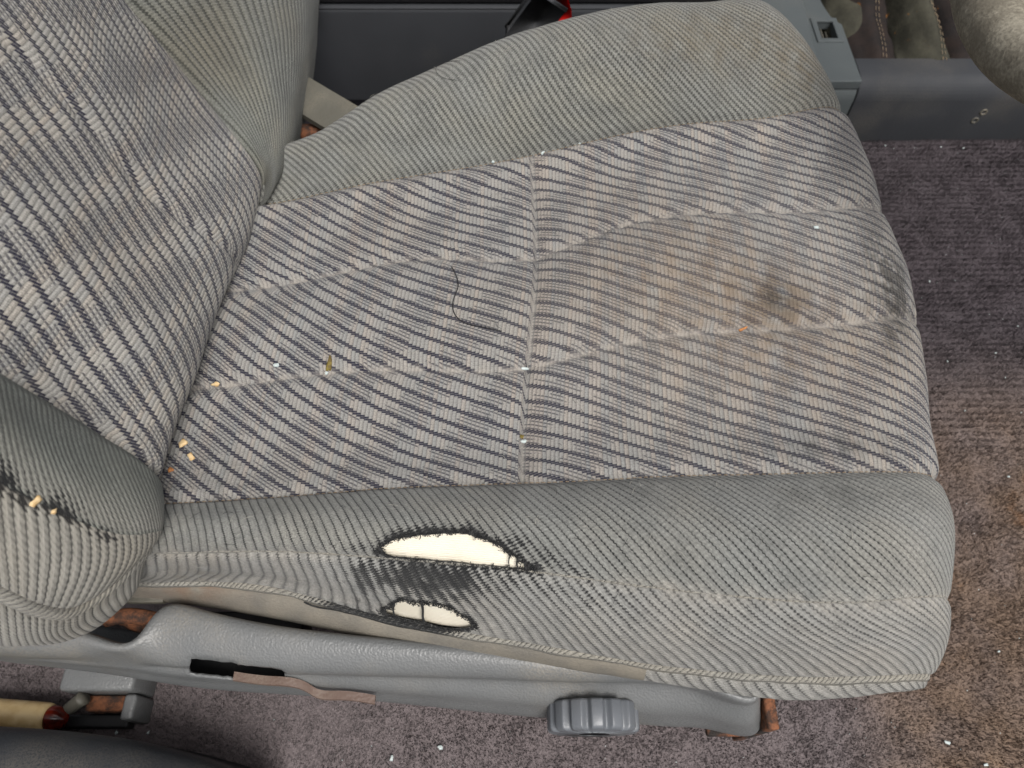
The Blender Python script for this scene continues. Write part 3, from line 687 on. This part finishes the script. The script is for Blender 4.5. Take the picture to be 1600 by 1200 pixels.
tpx, tpy, tpd = project(TS)
tp_ = {'wear': np.zeros(TS.shape[:2]), 'stain': np.zeros(TS.shape[:2]), 'grime': np.zeros(TS.shape[:2])}
SLOT = np.array([(300, 1026), (330, 1029), (400, 1036), (447, 1042), (445, 1066), (420, 1064), (380, 1059), (330, 1054), (295, 1049)], float)
tu, tv = np.meshgrid(ts_, tt_)
trim = panel('side_trim', 0, TS.shape[0] - 1, 0, TS.shape[1] - 1, (tu, tv), M_TRIM, seat, [SLOT], S=TS, attrs=tp_)
m = trim.modifiers.new('shell', 'SOLIDIFY'); m.thickness = .0024; m.offset = -1
# dark cavity and lever behind the slot
bm = box_bm(P(270, 1040, .12)[0], P(470, 1040, .12)[0], P(370, 1040, .17)[1] - .004, P(370, 1040, .17)[1] + .05, .10, .13, .002)
from_bm('slot_recess', bm, M_BLACK, seat)
lv = np.array([P(x, y, z) for x, y, z in ((365, 1059, .181), (420, 1066, .180), (466, 1071, .178), (482, 1078, .174), (493, 1085, .171), (530, 1089, .170), (586, 1096, .168))]) + np.array([0, -.002, 0])
q = curve(lv, 40); up_ = np.array([0, .0006, .0022]); v = []; 
for a in q: v += [a + up_ * .45, a - up_ * .45, a - up_ * .45 + np.array([0, .006, -.002]), a + up_ * .45 + np.array([0, .006, 0])]
f = []
for i in range(len(q) - 1):
    for k in range(4): f.append((i * 4 + k, i * 4 + (k + 1) % 4, i * 4 + 4 + (k + 1) % 4, i * 4 + 4 + k))
f += [(0, 1, 2, 3), tuple(4 * (len(q) - 1) + k for k in (3, 2, 1, 0))]
mesh('recline_lever', v, f, M_COPPER, seat, smooth=False)
# adjuster knob: scalloped wheel on a collar
kc = P(926, 1118, .158) * np.array([1, 0, 1]) + np.array([0, -.2160, 0]); kr = .0345
def lathe_y(prof, c, seg=60, scallop=0, n=14):
    V = []; F = []
    for (rr, yy, s) in prof:
        for k in range(seg):
            a = 2 * math.pi * k / seg; q = rr * (1 - s * scallop * (max(0, math.cos(a * n))**1.2)); V.append(c + np.array([q * math.cos(a), yy, q * math.sin(a)]))
    for i in range(len(prof) - 1):
        for k in range(seg): F.append((i * seg + k, i * seg + (k + 1) % seg, (i + 1) * seg + (k + 1) % seg, (i + 1) * seg + k))
    F.append(tuple(range(seg))); F.append(tuple((len(prof) - 1) * seg + k for k in range(seg))[::-1])
    return V, F
v, f = lathe_y([(.010, .040, 0), (.012, .012, 0), (.030, .0112, .6), (.0335, .0105, 1), (kr, .009, 1), (kr, -.0070, 1), (kr - .0012, -.0092, 1), (kr - .004, -.0102, .6), (.012, -.0108, 0)], kc, 280, .12)
knob = mesh('adjuster_knob', v, f, M_KNOB, seat)
v, f = lathe_y([(.036, .040, 0), (.036, .026, 0), (.034, .020, 0), (.028, .016, 0), (.024, .0145, 0), (.010, .008, 0)], kc + np.array([0, .006, .006]), 64)
mesh('knob_collar', v, f, M_TRIM, knob)
# rusty foot of the seat frame at the front end of the trim
mbx = MB()
a = P(1188, 1112, .12)
bm = box_bm(a[0] - .010, a[0] - .001, a[1] - .017, a[1] + .04, .06, .165, .002); from_bm('frame_bracket', bm, M_RUST, seat)
b0 = P(1105, 1143, .092); b1 = P(1186, 1148, .092)
bm = box_bm(b0[0], b1[0], b1[1] - .001, b1[1] + .04, .083, .0905, .002); from_bm('frame_flange', bm, M_RUST, seat)
# seat frame seen in the gap under the backrest
fr = P(200, 962, .20)
v, f, _ = tube(curve(np.array([P(165, 968, .185), P(200, 962, .186), P(240, 968, .186), P(300, 975, .186)]) , 16), .006, 10); mesh('frame_tube', v, f, M_RUST, seat)
v, f, _ = tube(curve(np.array([P(175, 955, .175), P(205, 975, .17), P(240, 985, .165)]) , 12), .0045, 8); mesh('frame_spring', v, f, M_RUST, seat)
g0 = P(195, 942, .19); bm = box_bm(g0[0], g0[0] + .03, g0[1], g0[1] + .012, .185, .192, .001); from_bm('frame_plate', bm, M_METAL, seat)
bm = box_bm(P(60, 1000, .15)[0], P(330, 1000, .15)[0], P(200, 950, .15)[1] + .02, P(200, 950, .15)[1] + .06, .09, .15, .003); from_bm('seat_pan', bm, M_BLACK, seat)
# recliner hinge plate in the far gap
h0 = P(470, 150, .26); h1 = P(545, 195, .255)
dirv = (h1 - h0); dirv /= np.linalg.norm(dirv); nrm = np.array([0, 0, 1.0]); sd_ = np.cross(nrm, dirv)
v = []
for e_ in (h0 - dirv * .03, h1 + dirv * .03):
    for a_, b_ in ((-.018, 0), (.018, .01), (.018, .004), (-.018, -.006)): v.append(e_ + sd_ * a_ + nrm * b_)
mesh('recliner_plate', v, [(0, 1, 5, 4), (1, 2, 6, 5), (2, 3, 7, 6), (3, 0, 4, 7), (0, 3, 2, 1), (4, 5, 6, 7)], M_METAL, seat, smooth=False)
v, f, _ = tube(curve(np.array([P(440, 205, .23), P(475, 207, .235), P(530, 208, .235)]), 12), .009, 10); mesh('frame_tube', v, f, M_RUST, seat)
mesh('base_frame', *(lambda b: b)(([P(*q) for q in ((430, 330, .2), (1150, 330, .2), (1150, 880, .17), (260, 880, .17), (430, 330, .10), (1150, 330, .10), (1150, 880, .10), (260, 880, .10))], [(0, 1, 2, 3), (7, 6, 5, 4), (0, 4, 5, 1), (1, 5, 6, 2), (2, 6, 7, 3), (3, 7, 4, 0)])), M_BLACK, seat, smooth=False)

# ================================================================== centre console
YC = .54
con = thing('centre_console', (.3, YC, FLOOR), 'grey plastic centre console running behind the seat with an empty switch socket', 'console')
def prism_x(name, prof, x0, x1, mat, parent, bev=.004):
    """prof: (y,z) loop, extruded along x"""
    bm = bmesh.new(); a = [bm.verts.new((x0, y, z)) for y, z in prof]; b = [bm.verts.new((x1, y, z)) for y, z in prof]; n = len(prof)
    bm.faces.new(a); bm.faces.new(b[::-1])
    for i in range(n): bm.faces.new((a[i], b[i], b[(i + 1) % n], a[(i + 1) % n]))
    bmesh.ops.bevel(bm, geom=bm.edges[:], offset=bev, segments=3, profile=.5, affect='EDGES')
    return from_bm(name, bm, mat, parent)
ztop = PY(1400, 130, YC)[2]; zbot = FLOOR
xs0 = PY(1338, 150, YC)[0]
arc_ = lambda y_, z_: [(y_ + .020 - .020 * math.cos(a_), z_ - .028 + .028 * math.sin(a_)) for a_ in np.linspace(.03, math.pi / 2, 10)]
# low front side panel with rounded shoulder
prism_x('front_side_panel', [(YC, zbot - .02), *arc_(YC, ztop), (YC + .05, ztop), (YC + .05, zbot - .02)], xs0 + .0015, 1.25, M_DARKPL, con, .0006)
prism_x('middle_side_panel', [(YC - .001, zbot - .02), *arc_(YC - .001, ztop - .001), (YC + .05, ztop - .001), (YC + .05, zbot - .02)], PY(1150, 150, YC)[0], xs0 - .0015, M_CONS, con, .0006)
# tall rear side panel
z1 = PY(650, 14, YC)[2]; z0_ = PY(560, 158, YC)[2]
prism_x('rear_side_panel', [(YC, z0_), (YC + .001, z1 - .003), (YC + .004, z1), (YC + .06, z1), (YC + .06, z0_)], -.62, PY(1150, 60, YC)[0], M_DARKPL, con, .003)
prism_x('rear_lid', [(YC + .007, z1 + .002), (YC + .007, z1 + .03), (YC + .014, z1 + .04), (YC + .26, z1 + .04), (YC + .26, z1 + .002)], -.62, PY(1140, 10, YC)[0], M_BLACK, con, .003)
# top plate with socket
zp = ztop + .002; xr = P(1347, 126, zp)[0]; xl = P(1262, 50, zp)[0]; y0p = P(1300, 127, zp)[1]; y1p = y0p + .22
s0 = P(1284, 66, zp); s1 = P(1336, 62, zp); s2 = P(1318, 28, zp); s3 = P(1276, 28, zp)
hx0 = P(1283, 62, zp)[0]; hx1 = P(1310, 62, zp)[0]; hy0 = P(1300, 62, zp)[1]; hy1 = P(1300, 34, zp)[1]
for nm, (xa, xb, ya, yb) in (('top_plate', (xl, hx0, y0p, y1p)), ('top_plate', (hx1, xr, y0p, y1p)), ('top_plate', (hx0, hx1, y0p, hy0)), ('top_plate', (hx0, hx1, hy1, y1p))): pass
bm = bmesh.new()
def ringplate(bm, o, i, z, th):
    """rectangular plate o=(x0,x1,y0,y1) with rectangular hole i"""
    def loop(r, zz): return [bm.verts.new((x, y, zz)) for x, y in ((r[0], r[2]), (r[1], r[2]), (r[1], r[3]), (r[0], r[3]))]
    a, b, c, d_ = loop(o, z), loop(i, z), loop(o, z - th), loop(i, z - th)
    for k in range(4):
        j = (k + 1) % 4
        bm.faces.new((a[k], a[j], b[j], b[k])); bm.faces.new((c[k], d_[k], d_[j], c[j])); bm.faces.new((a[k], c[k], c[j], a[j])); bm.faces.new((b[k], b[j], d_[j], d_[k]))
ringplate(bm, (xl, xr, y0p, y1p), (hx0, hx1, hy0, hy1), zp, .012)
autosharp(from_bm('top_plate', bm, M_CONS, con, smooth=False))
bm = bmesh.new(); fw = .0065; ringplate(bm, (hx0 - fw, hx1 + fw, hy0 - fw, hy1 + fw), (hx0 + .001, hx1 - .001, hy0 + .001, hy1 - .001), zp + .0022, .004)
bez = autosharp(from_bm('socket_bezel', bm, M_CONS, con, smooth=False))
from_bm('socket_well', box_bm(hx0 - .002, hx1 + .002, hy0 - .002, hy1 + .002, zp - .05, zp - .038, .001), M_BLACK, bez)
cx_ = (hx0 * .6 + hx1 * .4); from_bm('socket_blade', box_bm(cx_ - .001, cx_ + .001, hy0 + .004, hy1 - .004, zp - .038, zp - .008, .0004), M_METAL, bez)
cx_ = (hx0 * .25 + hx1 * .75); from_bm('socket_blade', box_bm(cx_ - .001, cx_ + .001, hy0 + .004, hy1 - .004, zp - .038, zp - .012, .0004), M_METAL, bez)
# raised block to the rear of the plate with a dark groove between
prism_x('side_block', [(y0p + .012, zp - .02), (y0p + .012, zp + .006), (y0p + .02, zp + .014), (y0p + .24, zp + .03), (y0p + .24, zp - .02)], P(1140, 60, zp)[0], xl - .006, M_CONS, con, .004)
# two screw holes
for px, py in ((1523, 188), (1537, 175)):
    c = PY(px, py, YC); v, f = lathe_y([(.0048, .002, 0), (.0048, -.0008, 0), (.004, -.0012, 0), (.0026, -.0006, 0), (.0024, .002, 0)], c, 20); mesh('screw_eyelet', v, f, M_METAL, con)
from_bm('tunnel_floor', box_bm(xr - .05, 1.25, YC + .045, YC + .5, FLOOR, ztop - .045, .003), M_BLACK, con)

# ================================================================== leather gaiter
gl = P(1420, 60, ztop)
gait = thing('gear_gaiter', (gl[0], gl[1] + .02, ztop - .04), 'creased olive brown leather gear lever gaiter behind the console edge', 'gaiter')
def fold(name, mat, px0, px1, py0, zbase, hgt, skew, seed, wtop=1.0):
    nu, nv = 46, 40; V = np.zeros((nv, nu, 3)); a = P(px0, py0, zbase); b = P(px1, py0, zbase)
    for j in range(nv):
        t = j / (nv - 1)
        for i in range(nu):
            s = i / (nu - 1); x = a[0] + (b[0] - a[0]) * (s * (1 - .15 * t) + skew * t); y = a[1] + .22 * t
            prof = math.sin(math.pi * min(1, max(0, s)))**.55
            V[j, i] = (x, y, zbase - .03 + hgt * prof * (.35 + .65 * min(1, t * 3.2)**.7) + .10 * t * t)
    V[..., 2] += wnoise(V, 9, seed, 3) * .007; V[..., 0] += wnoise(V, 6, seed + 1, 2) * .005
    o = mesh(name, V.reshape(-1, 3), grid_faces(nv, nu), mat, gait); m_ = o.modifiers.new('hide', 'SOLIDIFY'); m_.thickness = .002; return V
f1 = fold('leather_panel', M_LEATH2, 1335, 1440, 128, ztop - .012, .035, -.12, 3)
f2 = fold('leather_panel', M_LEATH, 1418, 1512, 122, ztop - .008, .060, -.25, 9)
f3 = fold('leather_panel', M_LEATH2, 1488, 1640, 133, ztop - .012, .040, -.1, 15)
f4 = fold('leather_panel', M_LEATH, 1300, 1372, 60, ztop - .004, .045, -.1, 25)
for FV, col in ((f1, .55), (f1, .60), (f2, .62), (f2, .68)):
    i = int(col * 45); pth = curve(FV[::3, i] + np.array([0, 0, .0022]), 160); mb = MB()
    for k in range(0, 156, 5): mb.add(*tube(pth[k:k + 4], .0004, 5)[:2])
    o = mb.build('stitching', M_THREAD, gait); o['kind'] = 'stuff'

# ================================================================== steering wheel
wc = PD(2110, -352, .40)
wh = thing('steering_wheel', wc, 'faded tan leather steering wheel rim at the upper right corner', 'steering wheel')
ax = np.array([-.80, 0, .60]); ax /= np.linalg.norm(ax); e1 = np.array([0, 1.0, 0]); e2 = np.cross(ax, e1)
n = 120; ang = np.linspace(0, 2 * math.pi, n, endpoint=False); RW = .184
V = []; seg = 24
for a in ang:
    c = wc + RW * (math.cos(a) * e1 + math.sin(a) * e2); rd = math.cos(a) * e1 + math.sin(a) * e2
    for k in range(seg):
        b = 2 * math.pi * k / seg; V.append(c + .021 * (math.cos(b) * rd + math.sin(b) * ax) )
F = [(i * seg + k, i * seg + (k + 1) % seg, ((i + 1) % n) * seg + (k + 1) % seg, ((i + 1) % n) * seg + k) for i in range(n) for k in range(seg)]
mesh('wheel_rim', V, F, M_WHEEL, wh)
for a in (0.2, math.pi - .2, -math.pi / 2):
    d_ = math.cos(a) * e1 + math.sin(a) * e2; v, f, _ = tube(np.array([wc - ax * .03 + d_ * t for t in np.linspace(.03, RW - .005, 8)]) + np.array([ax * .03 * (t**2) for t in np.linspace(0, 1, 8)]), .012, 10); mesh('wheel_spoke', v, f, M_BLACK, wh)
v, f, _ = tube(np.array([wc - ax * .05, wc - ax * .03, wc - ax * .012, wc - ax * .008]), np.array([.03, .06, .06, .045]), 32); mesh('wheel_hub', v, f, M_BLACK, wh)

# ================================================================== seat belt buckle
bc = PY(850, 18, .445)
bk_ = thing('seat_belt_buckle', bc, 'black seat belt buckle with red release button beyond the far bolster', 'buckle')
def slab(name, p0, p1, wid, th, mat, parent):
    d_ = p1 - p0; L = np.linalg.norm(d_); d_ /= L; s = np.cross(d_, np.array([0, 1.0, 0])); s /= np.linalg.norm(s); t = np.cross(s, d_)
    bm = bmesh.new(); bmesh.ops.create_cube(bm, size=1); 
    bmesh.ops.bevel(bm, geom=bm.edges[:], offset=.0001, segments=1, affect='EDGES') if False else None
    for v_ in bm.verts: q = (p0 + p1) / 2 + d_ * v_.co.z * L + s * v_.co.x * wid + t * v_.co.y * th; v_.co = Vector(q)
    bmesh.ops.bevel(bm, geom=bm.edges[:], offset=min(th, wid) * .18, segments=3, profile=.5, affect='EDGES')
    return from_bm(name, bm, mat, parent)
slab('buckle_body', PY(812, 60, .445), PY(862, -6, .445), .030, .018, M_DARKPL, bk_)
slab('release_button', PY(878, 26, .4455), PY(866, -14, .4455), .016, .014, M_RED, bk_)
slab('buckle_stalk', PY(790, 130, .445), PY(822, 55, .445), .012, .006, M_BLACK, bk_)

# ================================================================== door sill trim (near, lower left)
sill_px = [-260, -80, 0, 100, 200, 280, 340, 400]
si = [1125, 1137, 1141, 1149, 1163, 1182, 1202, 1235]
zs = .150
a = np.array([P(x, y, zs - .012) for x, y in zip(sill_px, si)])
netS = np.array([a + np.array([0, .004, -.11]), a + np.array([0, .003, -.03]), a, a + np.array([0, -.010, .010]), a + np.array([0, -.035, .016]), a + np.array([0, -.09, .016]), a + np.array([0, -.12, -.08])])
SS, _, _, _, _ = loft(netS, .004, .006)
SS[..., 2] += wnoise(SS, 3, 5) * .0008
sill = tag(mesh('sill_trim', SS.reshape(-1, 3), grid_faces(*SS.shape[:2]), M_SILL), 'black moulded plastic door sill trim at the lower left edge', 'sill trim')

# ================================================================== seat rail end cap on the carpet
rc = P(150, 1085, .07)
rail = thing('seat_rail', (rc[0], rc[1], FLOOR), 'grey capped end of the rusty seat rail on the carpet under the trim', 'seat rail')
c0 = P(128, 1092, .085); c1 = P(205, 1092, .085)
from_bm('rail_cap', box_bm(c0[0] - .022, c1[0], c0[1] + .006, c0[1] + .045, FLOOR, .088, .004), M_TRIM, rail)
from_bm('cap_lip', box_bm(c1[0] - .010, c1[0] + .001, c0[1] - .016, c0[1] + .005, FLOOR, .078, .003), M_TRIM, rail)
from_bm('rail_channel', box_bm(c0[0] - .005, c1[0] - .011, c0[1] - .008, c0[1] + .005, FLOOR, .068, .002), M_RUST, rail)
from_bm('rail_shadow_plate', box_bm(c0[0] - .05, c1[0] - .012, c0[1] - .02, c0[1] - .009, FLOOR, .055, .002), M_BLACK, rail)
v, f, _ = tube(curve(np.array([P(102, 1112, .066), P(118, 1100, .075), P(131, 1090, .080)]), 10), np.linspace(.005, .0065, 10), 10); mesh('rail_stub', v, f, M_METAL, rail)

# cream tube with dark red end
t0 = P(-70, 1112, .070); t1 = P(78, 1122, .072)
tb = thing('plastic_tube', (t1[0], t1[1], FLOOR), 'cream plastic tube with glossy dark red end beside the sill trim', 'tube')
dv = (t1 - t0) / np.linalg.norm(t1 - t0)
v, f, _ = tube(np.array([t0, t0 + dv * .03, t1 - dv * .004, t1]), np.array([.0130, .0130, .0125, .0115]), 28); mesh('tube_body', v, f, M_CREAM, tb)
v, f, _ = tube(np.array([t1 - dv * .002, t1 + dv * .002, t1 + dv * .008, t1 + dv * .013, t1 + dv * .016]), np.array([.0095, .0105, .0098, .0065, .002]), 28); mesh('tube_end', v, f, M_AMBER, tb)

# ================================================================== crumbs and threads
def blob(name, c, n, size, mat, label, cat, group=None, seed=0, rot=0.0):
    """small irregular lump lying on a surface; size=(length, width, height)"""
    bm = bmesh.new(); bmesh.ops.create_icosphere(bm, subdivisions=2, radius=.5); g = np.random.default_rng(seed)
    n = np.asarray(n); x = np.array([math.cos(rot), math.sin(rot), 0]); x = x - n * (x @ n); x /= np.linalg.norm(x); y = np.cross(n, x)
    ph = g.uniform(0, 6, 3)
    for v_ in bm.verts:
        q = np.array(v_.co); q = q * (1 + .22 * math.sin(q[0] * 9 + ph[0]) + .15 * math.sin(q[1] * 11 + ph[1]))
        v_.co = Vector(c + x * q[0] * size[0] + y * q[1] * size[1] + n * (q[2] * size[2] + size[2] * .3))
    e = bpy.data.objects  # noqa
    o = from_bm(name, bm, mat); 
    me = o.data; off = Vector(c)
    for v_ in me.vertices: v_.co -= off
    o.location = off; return tag(o, label, cat, group)
def drop(name, px, py, size, mat, label, cat, group=None, seed=0, rot=0.0):
    c, n = on_cloth(px, py); return blob(name, c, n, size, mat, label, cat, group, seed, rot)
drop('leaf_scrap', 514, 570, (.0125, .0042, .0022), M_LEAF, 'olive brown dry leaf scrap standing on the striped insert', 'leaf scrap', None, 1, 1.5)
drop('leaf_scrap', 815, 683, (.0045, .0035, .002), M_LEAF, 'tiny olive leaf scrap caught on the cross seam', 'leaf scrap', None, 2, .5)
drop('straw_seed', 338, 600, (.0075, .0035, .002), M_SEED, 'pale straw seed against the backrest edge on a quilting line', 'seed', None, 3, .2)
drop('straw_seed', 287, 693, (.0062, .0058, .0025), M_SEED, 'roundest pale seed in the crease below the backrest', 'seed', None, 4, .8)
drop('straw_seed', 299, 714, (.0060, .0040, .0022), M_SEED, 'longer pale seed just below the roundest seed', 'seed', None, 5, -.9)
drop('wood_chip', 267, 735, (.0042, .0040, .0025), M_ORANGE, 'rust orange chip deep in the backrest crease', 'chip', None, 6)
drop('wood_chip', 1160, 514, (.0072, .0022, .0015), M_ORANGE, 'thin orange splinter on the stained front insert', 'splinter', None, 7, .5)
drop('lint_tuft', 820, 576, (.0095, .0022, .0018), M_LINT, 'white lint tuft where quilting meets the cross seam', 'lint', None, 8, .0)
drop('lint_tuft', 432, 571, (.0042, .0034, .002), M_LINT, 'bluish white crumb on the rear insert left of the leaf', 'crumb', None, 9)
drop('lint_tuft', 819, 690, (.0045, .0032, .002), M_LINT, 'white crumb beside the tiny leaf scrap', 'crumb', None, 10)
drop('lint_tuft', 510, 583, (.0032, .003, .002), M_LINT, 'white crumb at the foot of the dry leaf scrap', 'crumb', None, 12)
drop('lint_tuft', 1275, 356, (.0042, .0034, .002), M_LINT, 'white crumb near the front edge of the insert', 'crumb', None, 13)
for i, (px, py) in enumerate(((770, 253), (848, 239), (905, 224))):
    drop('glass_crumb', px, py, (.0038, .0024, .0016), M_LINT, ('pale glass crumb in the far seam left of the cross seam', 'pale glass crumb in the far seam just right of the cross seam', 'rightmost pale glass crumb in the far insert seam')[i], 'glass crumb', 'glass crumbs in the far bolster seam', 20 + i, i)
def thread(name, pl, rad, label):
    q = curve(np.array([on_cloth(x, y, .0007)[0] for x, y in pl]), 60); v, f, _ = tube(q, rad, 6); c = q[0]
    o = mesh(name, np.asarray(v) - c, f, M_BLKTHREAD); o.location = c; return tag(o, label, 'thread')
thread('black_thread', [(706, 418), (714, 435), (716, 448), (710, 465), (708, 484), (718, 500), (732, 507), (750, 511), (770, 515), (784, 518)], .00042, 'curled black thread lying on the rear striped insert')
thread('fine_hair', [(720, 96), (700, 98), (684, 104), (684, 116), (698, 124), (716, 126)], .00018, 'fine dark hair curled on the far bolster')
strand('loose_strand', [(478, 938), (492, 944), (520, 949), (560, 955), (600, 966)], .0006, M_WOOLFRAY, seat, .003, 40)
# seeds on the near backrest wear patch
for px, py, s, lab in ((55, 783, .0062, 'pale seed caught in the worn ridge of the backrest'), (83, 799, .0042, 'smaller pale seed right of the other in the worn backrest ridge')):
    c, n_ = on_cloth(px, py, 0, BS, BNm); blob('straw_seed', c, n_, (s, s * .6, .002), M_SEED, lab, 'seed', None, int(px), .6)
# glass crumbs and dust on the carpet
cr = [(1304, 440, .005), (1452, 440, .006), (1480, 565, .005), (1570, 590, .005), (1595, 645, .004), (1507, 642, .004), (1590, 510, .004), (1480, 1160, .010), (688, 1168, .012), (612, 1185, .010), (182, 1145, .008), (232, 1145, .007), (202, 1128, .008), (1555, 552, .005), (1575, 745, .006), (1560, 1018, .006), (1540, 1195, .008), (1383, 228, .006), (1505, 232, .007), (1470, 230, .005)]
CL = ['white crumb on the carpet beside the seat front, level with the upper quilting', 'white crumb on carpet right of the seat front, level with the brown stain', 'white crumb on the brown carpet right of the lower quilting line', 'white crumb on the brown carpet farther out, right of the lower quilting', 'white crumb at the right frame edge on brown carpet', 'white crumb on brown carpet close to the near end of the insert', 'white crumb at the right frame edge above the brown patch', 'elongated white crumb on carpet below the front hem, right of the rusty foot', 'longest white crumb on carpet between lever and knob', 'shorter white crumb on carpet left of the longest one, below the lever', 'white crumb on carpet just right of the sill trim', 'second white crumb from the sill trim toward the lever', 'white crumb on carpet at the corner of the grey rail cap', 'white crumb among the brown carpet right of the insert middle', 'white crumb at the right frame edge level with the near insert seam', 'white crumb on carpet right of the side panel of the seat', 'white crumb in the lower right corner of the carpet', 'white crumb on carpet against the console panel, nearest the seat', 'rightmost of the white crumbs along the foot of the console panel', 'middle of the white crumbs along the foot of the console panel']
for i, (px, py, s) in enumerate(cr):
    c = P(px, py, FLOOR + .004); blob('glass_crumb', c, (0, 0, 1), (s * .5, s * .3, .002), M_LINT, CL[i], 'glass crumb', 'glass crumbs scattered over the carpet', 50 + i, RNG.uniform(0, 3))
mb = MB(); oc = np.array([(1, 0, 0), (-1, 0, 0), (0, 1, 0), (0, -1, 0), (0, 0, 1), (0, 0, -1)], float); of = [(0, 2, 4), (2, 1, 4), (1, 3, 4), (3, 0, 4), (2, 0, 5), (1, 2, 5), (3, 1, 5), (0, 3, 5)]
for _ in range(520):
    x, y = (RNG.uniform(.3, .95), RNG.uniform(-.32, .53)) if RNG.random() < .75 else (RNG.uniform(-.6, .35), RNG.uniform(-.33, -.2))
    mb.add(np.array([x, y, FLOOR + RNG.uniform(.0015, .004)]) + oc * RNG.uniform(.0003, .0007, (1, 3)), of)
tag(mb.build('dust_specks', M_LINT, smooth=False), 'fine white dust and glass specks scattered through the carpet', 'dust', kind='stuff')
